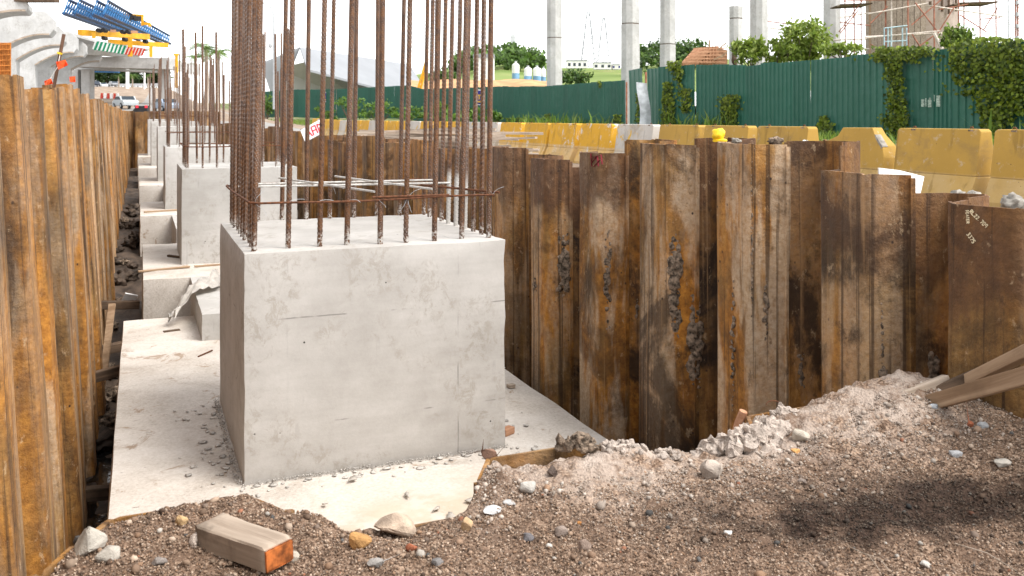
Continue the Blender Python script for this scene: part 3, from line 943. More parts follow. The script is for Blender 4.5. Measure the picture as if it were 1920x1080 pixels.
def chip_box(x0, x1, y0, y1, z0, z1, bev=0.012, seed=0, n=14):
    """box whose edges are slightly uneven, as struck concrete is"""
    bm = bmesh.new()
    bmesh.ops.create_cube(bm, size=1.0)
    bmesh.ops.subdivide_edges(bm, edges=bm.edges[:], cuts=n, use_grid_fill=True)
    r = random.Random(seed)
    for v in bm.verts:
        p = v.co
        x = x0 + (p.x + 0.5) * (x1 - x0); y = y0 + (p.y + 0.5) * (y1 - y0); z = z0 + (p.z + 0.5) * (z1 - z0)
        ext = (abs(p.x) > 0.499) + (abs(p.y) > 0.499) + (abs(p.z) > 0.499)
        if ext >= 2:
            k = bev * (0.5 + 0.9 * abs(fbm(x * 4 + seed, y * 4, z * 4)))
            if abs(p.x) > 0.499: x -= math.copysign(k, p.x)
            if abs(p.y) > 0.499: y -= math.copysign(k, p.y)
            if abs(p.z) > 0.499: z -= math.copysign(k, p.z)
        else:
            m = 0.004 * fbm(x * 2 + seed, y * 2, z * 2)
            x += m; y += m; z += m * 1.5
        v.co = (x, y, z)
    me = bpy.data.meshes.new('block'); bm.to_mesh(me); bm.free()
    smooth(me, 35)
    return me

def pier(label, px0, px1, py0, py1, z0, z1, fx0, fx1, fy0, fy1, fbot, near=False, seed=0, beam=None):
    cx, cy = (px0 + px1) / 2, (py0 + py1) / 2
    t = thing('bridge_pier_base', label, 'pier base', (cx, cy, z0), 'pier bases in a row along the pit')
    place(chip_box(fx0 - cx, fx1 - cx, fy0 - cy, fy1 - cy, fbot - z0, 0, 0.014, seed), 'footing_slab', M['slab'], (0, 0, 0), parent=t)
    place(chip_box(px0 - cx, px1 - cx, py0 - cy, py1 - cy, -0.02, z1 - z0, 0.011, seed + 5, 18 if near else 8), 'pedestal', M['pedestal'] if near else M['concrete'], (0, 0, 0), parent=t)
    if beam:
        bx0, bx1, by0, by1, bz = beam
        place(chip_box(bx0 - cx, bx1 - cx, by0 - cy, by1 - cy, fbot - z0, bz - z0, 0.012, seed + 9), 'tie_beam', M['concrete'], (0, 0, 0), parent=t)
    r = random.Random(seed + 3)
    e = 0.115
    n = 9 if near else 8
    bars = []
    X0, X1, Y0, Y1 = px0 + 0.080, px1 - 0.075, py0 + e, py1 - 0.09
    for i in range(n):
        u = i / (n - 1)
        bars.append((X0 + (X1 - X0) * u, Y0, 'f')); bars.append((X0 + (X1 - X0) * u, Y1, 'b'))
    ns = n + (1 if near else 0)
    for i in range(1, ns - 1):
        u = i / (ns - 1)
        bars.append((X0, Y0 + (Y1 - Y0) * u, 'l')); bars.append((X1, Y0 + (Y1 - Y0) * u, 'r'))
    cnt = 0
    for k, (x, y, side) in enumerate(bars):
        if near:
            me = BAR_CEM if (side == 'r' and cnt < 3 and y < cy + 0.5 and y > cy - 0.4) else BAR_NEAR
            cnt += me is BAR_CEM
        else:
            me = BAR_FAR if r.random() < 0.55 else BAR_SHORT
        o = bpy.data.objects.new('rebar', me)
        j = 0.012 if side in 'fb' else 0.008
        o.location = (x - cx + r.uniform(-j, j), y - cy + r.uniform(-j, j), z1 - z0 - 0.03)
        o.rotation_euler = (r.uniform(-0.012, 0.012), (r.uniform(0.008, 0.03) if near else r.uniform(-0.015, 0.02)), r.uniform(0, 6.28))
        if near:   # tilt must not turn with the spin
            o.rotation_mode = 'XYZ'
            m = Euler((r.uniform(-0.010, 0.010), r.uniform(0.006, 0.022), 0)).to_matrix() @ Matrix.Rotation(r.uniform(-0.5, 0.5) + (0 if side in 'fb' else 1.2), 3, 'Z')
            o.rotation_euler = m.to_euler()
        if not near:
            o.scale = (0.85, 0.85, r.uniform(0.9, 1.08))
        _link(o, t)
    # stirrup ring tied round the bars
    zr = z1 + 0.285
    mb = MB(); q = 0.034
    ring = []
    for xx, yy, a0 in ((X1 + q, Y0 - q, -90), (X1 + q, Y1 + q, 0), (X0 - q, Y1 + q, 90), (X0 - q, Y0 - q, 180)):
        sx, sy = (1 if xx > cx else -1), (1 if yy > cy else -1)
        for k in range(4):
            a = math.radians(a0 + 30 * k)
            rr = 0.05
            ring.append((xx - sx * rr + rr * math.cos(a), yy - sy * rr + rr * math.sin(a), zr + 0.012 * fbm(xx * 3 + k, yy * 3, 1.0)))
    full = []
    for a, b in zip(ring, ring[1:] + ring[:1]):
        L = (Vector(b) - Vector(a)).length
        for k in range(max(1, int(L / 0.12))):
            p = Vector(a).lerp(Vector(b), k / max(1, int(L / 0.12)))
            p.z += 0.005 * math.sin(p.x * 5 + p.y * 3)
            full.append(p)
    full.append(full[0])
    mb.tube(full, 0.0072 if near else 0.008, 8)
    mb.build('stirrup', M['tie'], t, sm=60)
    if near:
        for (xa, ya, xb, yb, dz) in ((X0, Y1 - 0.30, X1 + 0.02, Y1 - 0.34, 0.028), (X0, Y1 - 0.58, X1, Y1 - 0.72, 0.030), (X0 + 0.36, Y1 - 0.02, X0 + 0.75, Y0 + 0.03, 0.050), (X0 + 0.80, Y1 - 0.02, X0 + 1.15, Y0 + 0.06, 0.052)):
            MB().tube([(xa, ya, zr + dz), (xb, yb, zr + dz - 0.004)], 0.0075, 8).build('cross_tie', M['tie_white'], t, sm=60)
        MB().tube([(X0 + 0.72, Y0 - q - 0.002, zr + 0.016), (X1 - 0.30, Y0 - q, zr + 0.014)], 0.0075, 8).build('cross_tie', M['tie'], t, sm=60)
        MB().tube([(X1 + 0.05, Y0 - 0.05, zr + 0.02), (X1 - 0.28, Y1 - 0.9, zr + 0.03)], 0.008, 8).build('cross_tie', M['tie'], t, sm=60)
        for k in range(14):   # tie wires with loose ends
            i = r.randrange(n); x = X0 + (X1 - X0) * i / (n - 1)
            y = Y0 - 0.02 if r.random() < 0.7 else Y1 + 0.02
            p = Vector((x, y, zr)); pts = [p]
            d = Vector((r.uniform(-1, 1), r.uniform(-0.7, 0.1), r.uniform(-0.8, 0.9))).normalized()
            for s in range(1, 6):
                d = (d + Vector((r.uniform(-.4, .4), r.uniform(-.4, .4), -0.15))).normalized()
                pts.append(pts[-1] + d * 0.022)
            MB().tube(pts, 0.0014, 4).build('tie_wire', M['steel'], t)
    return t

pier('nearest light grey concrete pedestal with tall ribbed starter bars and tie ring', 0.57, 2.26, 5.60, 7.38, -0.90, 0.49, -0.17, 2.98, 3.45, 10.70, -1.95, True, 1)
pier('second grey pedestal with starter bars, just behind the nearest one', 0.50, 2.00, 12.60, 14.2, -0.63, 0.63, 0.03, 2.95, 11.65, 14.9, -1.9, False, 2, (0.56, 2.3, 9.4, 11.7, -0.634))
pier('third pedestal of the row, its bars half hidden by the second', 0.47, 2.0, 19.6, 21.2, -0.56, 0.70, 0.0, 2.95, 18.5, 21.6, -1.9, False, 3, (0.56, 2.3, 16.2, 18.55, -0.566))
pier('fourth pedestal of the row, slightly taller, behind the third', 0.45, 2.0, 26.6, 28.2, -0.45, 1.05, -0.02, 2.95, 25.2, 28.6, -1.7, False, 4, (0.56, 2.3, 23.4, 25.3, -0.456))
pier('fifth pedestal of the row, a pale sliver left of the fourth', 0.36, 1.9, 33.5, 35.0, -0.36, 1.16, -0.05, 2.95, 32.0, 35.6, -1.5, False, 5)
pier('farthest pedestal with starter bars near the end wall of the pit', 0.30, 1.9, 40.0, 41.5, -0.26, 1.22, -0.08, 2.95, 38.6, 42.2, -1.4, False, 6)

# sandy film washed against the front of the nearest footing
def film_mat():
    g = G('cream_silt', 0.95, 0.15)
    v = g.co()
    n = g.noise(v, 3, 8, 0.65)
    c = g.ramp(n, [(0.3, (0.43, 0.355, 0.27)), (0.65, (0.53, 0.455, 0.365))])
    c = g.mix(g.step(g.noise(v, 26, 5, 0.7), 0.62, 0.72), c, (0.34, 0.25, 0.17))
    c = g.mix(g.math('MULTIPLY', g.step(g.noise(v, 5, 8, 0.7), 0.45, 0.62), 0.7), c, (0.56, 0.515, 0.46))
    sl = g.ramp(g.noise(v, 45, 5, 0.75), [(0.36, (0.46, 0.41, 0.36)), (0.62, (0.60, 0.56, 0.515))])
    at = g.n('ShaderNodeAttribute'); at.attribute_name = 'Edge'
    c = g.mix(g.step(at.outputs['Fac'], 0.05, 0.9), sl, c)
    g.color(c); g.bump(n, 0.3, 0.01)
    return g.m
M['silt'] = film_mat()
mb = MB(); nx, ny = 60, 30; SILT_E = []
xs_, ys_ = [], []
for j in range(ny + 1):
    for i in range(nx + 1):
        u, v = i / nx, j / ny
        x = 0.35 + 2.4 * u
        y = 3.5 + (5.58 - 3.5) * v
        edge = min(u, 1 - u, 1.0) * 4 + 1.1 * fbm(x * 2.5, y * 2.5, 8.0) - 0.25
        edge_y = (1 - v) * 3 + 0.25 * fbm(x * 3, y * 3) - 0.12 * (x < 0.9) * 4
        z = -0.8985 + 0.012 * min(1, edge, edge_y) + 0.004 * fbm(x * 5, y * 5) - 0.010 * max(0, 1 - 4 * min(edge, edge_y))
        mb.v.append((x, y, z)); SILT_E.append(max(0.0, min(1.0, 0.8 * min(edge, edge_y))))
for j in range(ny):
    for i in range(nx):
        a = j * (nx + 1) + i
        mb.f.append((a, a + 1, a + nx + 2, a + nx + 1))
o = mb.build('silt_film', M['silt'], sm=60); ea = o.data.attributes.new('Edge', 'FLOAT', 'POINT'); ea.data.foreach_set('value', SILT_E); tag(o, 'cream coloured silt spread on the slab before the nearest pedestal', 'silt', kind='stuff')

# broken mortar flakes along the foot of the nearest pedestal
rng = np.random.default_rng(5)
C = []; 
for k in range(190):
    if k < 70: x = rng.uniform(0.55, 2.3); y = 5.58 - abs(rng.normal(0, 0.09))
    elif k < 150: x = 0.55 - abs(rng.normal(0, 0.13)); y = rng.uniform(5.6, 7.3)
    else: x = 2.28 + abs(rng.normal(0, 0.25)); y = rng.uniform(5.4, 7.6)
    C.append((x, y, -0.892))
C = np.array(C); R = rng.uniform(0.006, 0.030, len(C)) * rng.choice([0.5, 1, 1], len(C))
cols = np.array([(0.55, 0.515, 0.47)]) * rng.uniform(0.75, 1.1, (len(C), 1))
V, F, cc = pebbles(C, R, cols, rng, 0.16)
o = np_obj('mortar_flakes', V, F, M['pebble'], col=cc); tag(o, 'thin grey mortar flakes scattered round the nearest pedestal foot', 'mortar flakes', kind='stuff')
# curled plates of dried slurry on the silt
rng = np.random.default_rng(77)
Vp, Fp, Kp = [], [], []
for k in range(13):
    x = rng.uniform(0.75, 2.1); y = 5.45 - abs(rng.normal(0, 0.30)) if k > 10 else rng.uniform(4.2, 5.4)
    L, w = rng.uniform(0.05, 0.17), rng.uniform(0.025, 0.07); a = rng.normal(0.0, 0.7); n_ = 7
    ang = np.sort(rng.uniform(0, 2 * math.pi, n_)); rr = rng.uniform(0.6, 1.0, n_)
    px_ = np.cos(ang) * rr * L / 2; py_ = np.sin(ang) * rr * w / 2
    X_ = x + px_ * math.cos(a) - py_ * math.sin(a); Y_ = y + px_ * math.sin(a) + py_ * math.cos(a)
    tilt = rng.normal(0, 0.10, 2)
    Z_ = -0.880 + 0.004 + tilt[0] * px_ + tilt[1] * py_
    b = len(Vp)
    for dz in (0, 0.006):
        Vp += [(X_[i], Y_[i], Z_[i] + dz) for i in range(n_)] + [(x, y, -0.876 + dz)]
    m = n_ + 1
    for i in range(n_):
        j = (i + 1) % n_
        Fp += [(b + n_ + m, b + m + i, b + m + j), (b + n_, b + j, b + i), (b + i, b + j, b + m + j), (b + i, b + m + j, b + m + i)]
    Kp += [np.array((0.54, 0.49, 0.43)) * rng.uniform(0.75, 1.1)] * (2 * m)
o = np_obj('slurry_plates', np.array(Vp), np.array(Fp), M['pebble'], col=np.array(Kp)); tag(o, 'curled pale plates of dried slurry on the cream silt', 'slurry plates', kind='stuff')
# rough leaked-grout ridge along the joint
rng = np.random.default_rng(6)
C = np.concatenate([np.stack([rng.uniform(0.56, 2.27, 600), 5.598 - rng.uniform(0, 0.02, 600), -0.895 + rng.uniform(0, 0.02, 600)], 1),
                    np.stack([0.565 - rng.uniform(0, 0.04, 500), rng.uniform(5.6, 7.38, 500), -0.89 + rng.uniform(0, 0.025, 500)], 1)])
V, F, cc = pebbles(C, rng.uniform(0.002, 0.006, len(C)), np.array([(0.48, 0.45, 0.415)]) * rng.uniform(0.7, 1.15, (len(C), 1)), rng, 0.8)
o = np_obj('grout_ridge', V, F, M['pebble'], col=cc); tag(o, 'crumbly grout ridge along the bottom edge of the nearest pedestal', 'grout', kind='stuff')

# things lying on the footings
def slab_bit(px, py, ztop, L, w, h, ang, name, label, cat, mat, group=None):
    d = (EYE - ztop) * FPX / (py - 220)
    p = W(px, py, d)
    o = place(MB().box((0, 0, h / 2), (L, w, h)).mesh(name, bevel=min(w, h) * 0.2), name, mat, (p.x, p.y, ztop + 0.001), (0, RND.uniform(-0.02, 0.02), ang))
    return tag(o, label, cat, group)
slab_bit(520 - 185, 484, -0.63, 0.42, 0.045, 0.03, -0.9, 'timber_strip', 'dark thin timber offcut lying on the second footing', 'timber', M['dark_timber'])
slab_bit(308, 506, -0.63, 0.62, 0.05, 0.02, 0.15, 'timber_strip', 'long light brown timber strip along the edge of the second footing', 'timber', M['timber'])
slab_bit(395, 499, -0.63, 0.40, 0.04, 0.02, 0.12, 'timber_strip', 'short timber strip at the foot of the second pedestal', 'timber', M['timber'])
slab_bit(303, 397, -0.56, 0.65, 0.06, 0.03, 0.15, 'timber_strip', 'brown timber strip on the third footing', 'timber', M['timber'])
slab_bit(385, 664, -0.90, 0.22, 0.012, 0.012, 0.9, 'steel_rod', 'short dark steel rod on the slab left of the nearest pedestal', 'steel rod', M['tie'])
slab_bit(322, 621, -0.90, 0.16, 0.06, 0.010, 0.2, 'bark_scrap', 'brown scrap lying on the slab before the drop to the second footing', 'scrap', M['dark_timber'])
slab_bit(951, 815, -0.90, 0.10, 0.06, 0.05, 0.5, 'timber_offcut', 'small reddish timber offcut by the right foot of the nearest pedestal', 'timber', M['red_timber'])
slab_bit(958, 727, -0.90, 0.06, 0.05, 0.03, 0.2, 'timber_offcut', 'pale wood chip on the slab right of the nearest pedestal', 'timber', M['old_timber'])

# crumpled cloth hanging over the tie beam
bm = bmesh.new(); N = 26
grid = []
for i in range(N + 1):
    for j in range(N // 2 + 1):
        u, v = i / N, j / (N // 2)
        wv = (v - 0.5) * (0.16 + 0.42 * u)
        x = 0.30 + 0.72 * u - 0.45 * wv + 0.02 * math.sin(v * 9 + u * 4)
        y = 10.15 + 1.05 * u + 0.75 * wv + 0.03 * math.sin(u * 9)
        over = max(0, 0.57 - x)
        z = -0.612 + 0.16 * abs(fbm(u * 4, v * 3, 2.0)) + 0.03 * abs(math.sin(v * 10 + u * 3)) - 0.9 * over
        grid.append(bm.verts.new((x, y, z)))
for i in range(N):
    for j in range(N // 2):
        a = i * (N // 2 + 1) + j
        bm.faces.new((grid[a], grid[a + 1], grid[a + N // 2 + 2], grid[a + N // 2 + 1]))
bmesh.ops.solidify(bm, geom=bm.faces[:], thickness=0.008)
me = bpy.data.meshes.new('cloth'); bm.to_mesh(me); bm.free(); smooth(me)
o = place(me, 'crumpled_cloth', M['cloth'], (0, 0, 0)); tag(o, 'crumpled white cloth draped over the concrete ledge behind the nearest pedestal', 'cloth')

# rubble and timbers in the left trench
r = random.Random(21)
for k in range(34):
    y = r.uniform(9.5, 24); x = r.uniform(-0.40, -0.02)
    s = r.uniform(0.10, 0.30)
    o = place(lump((0, 0, 0), (s, s * r.uniform(0.7, 1.3), s * 0.7), 40 + k, 1.1, 3, 3.0), 'mud_clod', M['mud'] if r.random() < 0.7 else M['dry_mud'], (x, y, floor_z(x, y) + s * 0.2), (0, 0, r.uniform(0, 6)))
    tag(o, 'dark clod of earth lying in the trench beside the left sheet piles', 'clod', 'earth clods in the left trench')
for k, (y, z, dx) in enumerate(((9.9, -1.25, 0.0), (11.2, -1.30, 0.05), (12.4, -1.05, -0.05), (8.0, -1.72, 0.0), (5.2, -1.8, 0.02))):
    o = place(MB().box((0, 0, 0), (0.62, 0.10, 0.10)).mesh('timber', bevel=0.01), 'trench_timber', M['dark_timber'], (-0.26 + dx, y, z), (0, 0.12 * (k - 1.5), 0.35 * (k % 2)))
    tag(o, ['dark wedged timber across the trench below the second footing', 'wet timber lying in the trench left of the second footing', 'timber half buried in the trench rubble beside the second pedestal', 'black wet timber low in the trench left of the near slab', 'black timber deep in the trench at the near left'][k], 'timber')
o = place(MB().box((0, 0, 0), (0.16, 0.02, 0.14)).mesh('scrap'), 'white_scrap', M['white'], (-0.12, 12.6, -1.02), (0.5, 0.3, 0.2)); tag(o, 'white scrap of board in the trench rubble', 'scrap')
o = place(MB().bar((-0.36, 10.6, -1.5), (-0.28, 10.9, -0.75), 0.07, 0.03).mesh('stake'), 'trench_stake', M['timber'], (0, 0, 0)); tag(o, 'brown timber stake leaning on the left sheet piles in the trench', 'timber')

# ------------------------------------------------------------------ foreground gravel
def cw_edge(x):
    """Y of the soil edge along the buried cross wall"""
    def seg(c, w, s):
        u = abs(x - c) / (w / 0.47)
        if u > 0.236: return None
        k = 1.0 if u < 0.158 else (0.235 - u) / 0.077
        return s * 0.20 * 0.81 * max(0, k)
    for c, w, s in ((0.13, 0.62, 1), (0.81, 0.60, -1), (1.42, 0.60, 1), (2.02, 0.56, -1), (2.58, 0.55, 1), (3.12, 0.5, -1), (-0.39, 0.40, -1)):
        v = seg(c, w, s)
        if v is not None: return CWY + v
    return CWY
def spill(x):     # mortar and earth pushed over the edge on the right
    return sstep(1.16, 1.34, x)
def gz(x, y):
    z = 0.0
    z += 0.125 * math.exp(-((x - 2.86) ** 2 / 0.16 + (y - 2.95) ** 2 / 0.10))
    z += 0.10 * sstep(2.3, 3.2, x) * sstep(1.2, 2.4, y)
    z += 0.05 * math.exp(-((x - 1.72) ** 2 / 0.05 + (y - 3.05) ** 2 / 0.02))
    z += 0.06 * math.exp(-((x - 2.35) ** 2 / 0.03 + (y - 3.05) ** 2 / 0.03))
    z -= 0.05 * math.exp(-((x - 2.08) ** 2 / 0.02 + (y - 3.12) ** 2 / 0.03))
    z -= 0.035 * math.exp(-((x - 0.82) ** 2 / 0.05 + (y - 2.9) ** 2 / 0.04))
    z -= 0.02 * sstep(0.3, -0.4, x)
    z += 0.035 * math.exp(-((x - 1.35) ** 2 / 0.06 + (y - 3.05) ** 2 / 0.03)) + 0.02 * math.exp(-((x - 0.1) ** 2 / 0.12 + (y - 3.1) ** 2 / 0.02))
    z += 0.020 * fbm(x * 2.2, y * 2.2, 1.0) + 0.016 * fbm(x * 7, y * 7, 2.0, 4)
    return z
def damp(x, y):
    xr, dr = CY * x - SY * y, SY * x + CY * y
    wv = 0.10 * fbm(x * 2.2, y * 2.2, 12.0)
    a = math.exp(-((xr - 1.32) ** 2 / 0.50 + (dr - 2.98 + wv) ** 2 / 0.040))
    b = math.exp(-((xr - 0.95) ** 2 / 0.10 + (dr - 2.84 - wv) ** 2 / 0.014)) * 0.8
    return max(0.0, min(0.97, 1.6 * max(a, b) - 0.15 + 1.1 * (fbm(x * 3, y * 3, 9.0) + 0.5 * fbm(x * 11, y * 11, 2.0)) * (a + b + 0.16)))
def pale(x, y):
    e = cw_edge(x) * (1 - spill(x)) + 3.14 * spill(x) - y
    w = 0.16 + 0.22 * sstep(1.0, 1.6, x)
    k = math.exp(-(max(0, e - 0.04) / w) ** 2) * sstep(0.9, 1.25, x)
    k = max(k, 0.9 * math.exp(-((x - 2.75) ** 2 / 0.12 + (y - 2.8) ** 2 / 0.05)))
    return max(0.0, min(1.0, k + 0.5 * fbm(x * 4, y * 4, 4.0) * k))

nx, ny = 330, 150
X0_, X1_ = -0.75, 3.62
V = []; F = []; pl = []; dp = []
for i in range(nx + 1):
    x = X0_ + (X1_ - X0_) * i / nx
    ye = cw_edge(x) - 0.012
    sp = spill(x)
    ye = ye * (1 - sp) + (3.14 + 0.06 * fbm(x * 5, 3.3)) * sp
    for j in range(ny + 1):
        t = (j / ny) ** 0.8
        y = 0.2 + (ye - 0.2) * t
        z = gz(x, y)
        if sp > 0: z -= 0.07 * sp * sstep(0.93, 1.0, t)
        z += 0.010 * fbm(x * 24, y * 24, 1.0, 3) + 0.03 * pale(x, y) * abs(fbm(x * 14, y * 14, 6.0, 4))
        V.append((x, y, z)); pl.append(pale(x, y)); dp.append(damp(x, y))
    # skirt
for i in range(nx):
    for j in range(ny):
        a = i * (ny + 1) + j
        F.append((a, a + ny + 1, a + ny + 2, a + 1))
base_n = len(V)
for i in range(nx + 1):
    x, y, z = V[i * (ny + 1) + ny]
    V.append((x, y - 0.03, z - 0.5)); pl.append(0.3); dp.append(0)
for i in range(nx):
    a = i * (ny + 1) + ny; b = a + ny + 1
    F.append((a, b, base_n + i + 1, base_n + i))
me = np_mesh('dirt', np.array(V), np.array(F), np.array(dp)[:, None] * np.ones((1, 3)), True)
at = me.attributes.new('Pale', 'FLOAT', 'POINT'); at.data.foreach_set('value', np.array(pl, np.float32))
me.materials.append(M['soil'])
o = bpy.data.objects.new('gravel_ground', me); COL.objects.link(o); tag(o, 'brown gravelly ground in the foreground at the near edge of the pit', 'ground', kind='structure')

# loose grit and pebbles
rng = np.random.default_rng(31)
PAL = np.array([(0.235, 0.155, 0.105), (0.17, 0.112, 0.076), (0.29, 0.20, 0.14), (0.35, 0.255, 0.185), (0.085, 0.055, 0.038), (0.26, 0.16, 0.10), (0.44, 0.34, 0.26), (0.19, 0.14, 0.108), (0.21, 0.135, 0.09)])
def scatter(n, rlo, rhi, power, pal, prob=None, rise=0.25, bias=None):
    C, R, K = [], [], []
    while len(C) < n:
        x = rng.uniform(-0.5, 3.35); y = rng.uniform(1.35, 3.2)
        # only where the lens can see it
        d = SY * x + CY * y; xc = CY * x - SY * y
        if d < 1.6 or abs(xc / d) > 0.60 or EYE / d > 0.56: continue
        sp = spill(x); ye = cw_edge(x) * (1 - sp) + 3.10 * sp - 0.02
        if y > ye: continue
        if bias is not None and rng.random() > bias(x, y): continue
        r_ = rlo + (rhi - rlo) * rng.random() ** power
        z = gz(x, y) + 0.004
        if sp > 0: 
            t = (y - 0.2) / (ye + 0.02 - 0.2); z -= 0.07 * sp * sstep(0.9, 1.0, t)
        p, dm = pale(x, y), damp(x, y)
        c = pal[rng.integers(len(pal))] * rng.uniform(0.7, 1.25)
        if rng.random() < p * 0.75: c = np.array((0.40, 0.33, 0.275)) * rng.uniform(0.7, 1.15)
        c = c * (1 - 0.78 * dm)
        C.append((x, y, z + r_ * rise)); R.append(r_); K.append(c)
    return np.array(C), np.array(R), np.array(K)
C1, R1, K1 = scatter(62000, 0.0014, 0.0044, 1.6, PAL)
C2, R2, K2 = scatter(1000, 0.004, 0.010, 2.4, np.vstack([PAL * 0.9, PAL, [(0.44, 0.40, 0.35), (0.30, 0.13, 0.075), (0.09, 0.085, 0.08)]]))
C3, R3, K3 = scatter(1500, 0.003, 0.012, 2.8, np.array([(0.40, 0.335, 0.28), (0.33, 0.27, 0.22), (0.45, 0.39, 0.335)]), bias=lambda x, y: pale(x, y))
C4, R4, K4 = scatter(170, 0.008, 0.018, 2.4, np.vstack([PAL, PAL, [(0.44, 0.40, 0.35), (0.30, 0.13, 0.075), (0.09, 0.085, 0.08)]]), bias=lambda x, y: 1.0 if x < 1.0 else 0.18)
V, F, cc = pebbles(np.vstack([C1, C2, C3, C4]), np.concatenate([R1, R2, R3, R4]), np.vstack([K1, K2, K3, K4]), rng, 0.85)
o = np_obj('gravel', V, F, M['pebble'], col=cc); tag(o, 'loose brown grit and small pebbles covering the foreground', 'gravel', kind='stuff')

# single stones large enough to pick out
def at_ground(px, py):
    """point of the foreground surface seen at a pixel"""
    lo, hi = 1.5, 6.0
    for _ in range(40):
        m = (lo + hi) / 2; p = W(px, py, m)
        if p.z > gz(p.x, p.y): lo = m
        else: hi = m
    return W(px, py, (lo + hi) / 2)
SM = {}
def stone_mat(col):
    if col not in SM: SM[col] = flat_mat('stone_' + str(len(SM)), col, 0.9, 0, 0.3, 18, 0.5)
    return SM[col]
def stone(px, py, wpx, hpx, col, label, seed, yaw=0.0, tilt=0.0, flat=0.5, n=16, name='stone'):
    p = at_ground(px, py); d = SY * p.x + CY * p.y
    w = wpx / FPX * d; h = hpx / FPX * d
    me = hull_rock((0, 0, 0), (w * 1.05, w * 0.75, h * 1.1), seed, n)
    o = place(me, name, stone_mat(col), (p.x, p.y, p.z + h * 0.30), (tilt, 0.1, -YAW + yaw))
    return tag(o, label, 'stone')
GR, WH, TN, OR, BK, RD = (0.32, 0.30, 0.27), (0.39, 0.365, 0.33), (0.42, 0.32, 0.23), (0.44, 0.24, 0.09), (0.07, 0.065, 0.06), (0.30, 0.10, 0.05)
stone(165, 1036, 78, 62, (0.36, 0.33, 0.285), 'large pale pointed concrete chunk by the left sheet piles', 3, 0.6, 0.5, n=11)
stone(198, 1052, 60, 40, (0.32, 0.29, 0.25), 'flat grey-brown chunk just right of the large pale chunk at the left', 8, 0.5, 0.4, n=11)
stone(740, 1006, 92, 56, (0.40, 0.31, 0.235), 'broad tan fan-shaped stone at the edge of the slab', 5, 0.1, 0.25, n=22)
stone(676, 1026, 58, 40, OR, 'orange-brown stone beside the broad tan stone', 6)
stone(876, 996, 28, 34, (0.55, 0.38, 0.22), 'small upright orange-cream shard right of the tan stone', 9, 0.4)
stone(991, 922, 42, 28, WH, 'flat white stone chip before the pale mortar edge', 14, -0.2, 0.3)
stone(1035, 892, 24, 24, (0.12, 0.09, 0.075), 'dark round pebble in the pale mortar behind the white chip', 16)
stone(917, 860, 34, 26, (0.20, 0.12, 0.085), 'red-brown lump at the top of the buried pile edge', 17)
stone(1335, 894, 52, 44, (0.38, 0.32, 0.27), 'rounded grey-brown stone below the mortar heap', 18, n=26)
stone(1052, 1003, 32, 22, (0.24, 0.19, 0.16), 'brown-grey stone alone on the gravel right of centre', 20, n=24)
stone(1096, 1032, 32, 26, (0.27, 0.20, 0.16), 'dull brown round stone low on the gravel right of centre', 21, n=26)
stone(988, 1012, 34, 16, (0.14, 0.13, 0.135), 'dark slate chip on the gravel left of the brown-grey stone', 22)
stone(1030, 1027, 16, 12, WH, 'tiny white chip between two brown stones right of centre', 25)
stone(1087, 985, 14, 11, (0.42, 0.19, 0.06), 'tiny bright orange pebble right of centre', 26)
stone(1500, 828, 40, 34, (0.44, 0.39, 0.32), 'cream broken stone right of the white mortar heap', 27)
stone(1490, 850, 22, 14, OR, 'small orange pebble under the cream broken stone', 28)
stone(1843, 803, 24, 16, (0.34, 0.345, 0.35), 'pale grey round pebble on the right-hand mound', 30, n=24)
stone(1818, 800, 22, 15, RD, 'red pebble beside the pale grey pebble on the right-hand mound', 31)
stone(1878, 874, 44, 22, (0.42, 0.385, 0.335), 'whitish flat stone near the right edge', 33)
stone(1752, 766, 20, 12, (0.40, 0.42, 0.44), 'grey pebble at the foot of the lower plank', 34, n=24)
stone(1735, 1063, 24, 16, WH, 'white pebble near the bottom right', 36, n=22)
stone(772, 1033, 28, 20, RD, 'rust-red pebble below the broad tan stone', 37)
stone(1790, 855, 36, 16, (0.38, 0.38, 0.385), 'bluish white chip lying in the pale strip of the mound', 38)
stone(550, 1053, 26, 28, (0.33, 0.29, 0.24), 'grey-brown pebble against the painted end of the timber block', 39, n=24)
stone(1505, 905, 22, 12, (0.25, 0.2, 0.17), 'small brown pebble before the damp dark patch', 41)
stone(1365, 1002, 20, 12, (0.55, 0.53, 0.5), 'white chip at the left end of the damp dark patch', 43)
stone(820, 1060, 30, 20, (0.15, 0.14, 0.135), 'dark grey stone at the bottom edge left of centre', 44)
stone(705, 1062, 40, 20, (0.28, 0.26, 0.24), 'grey rubble chip at the bottom edge below the orange-brown stone', 46)
stone(955, 945, 30, 12, (0.37, 0.36, 0.35), 'pale sliver of stone beside the buried pile corner', 47)
stone(925, 960, 46, 14, (0.45, 0.44, 0.43), 'long pale flake of stone left of the white chip', 48, 0.5)
stone(298, 1062, 34, 22, (0.24, 0.21, 0.19), 'grey stone left of the timber block', 49)
stone(340, 985, 30, 26, (0.46, 0.31, 0.16), 'yellowish clump at the corner of the timber block', 50)
stone(150, 1022, 30, 24, BK, 'black lump behind the large pale chunk at the left', 51)

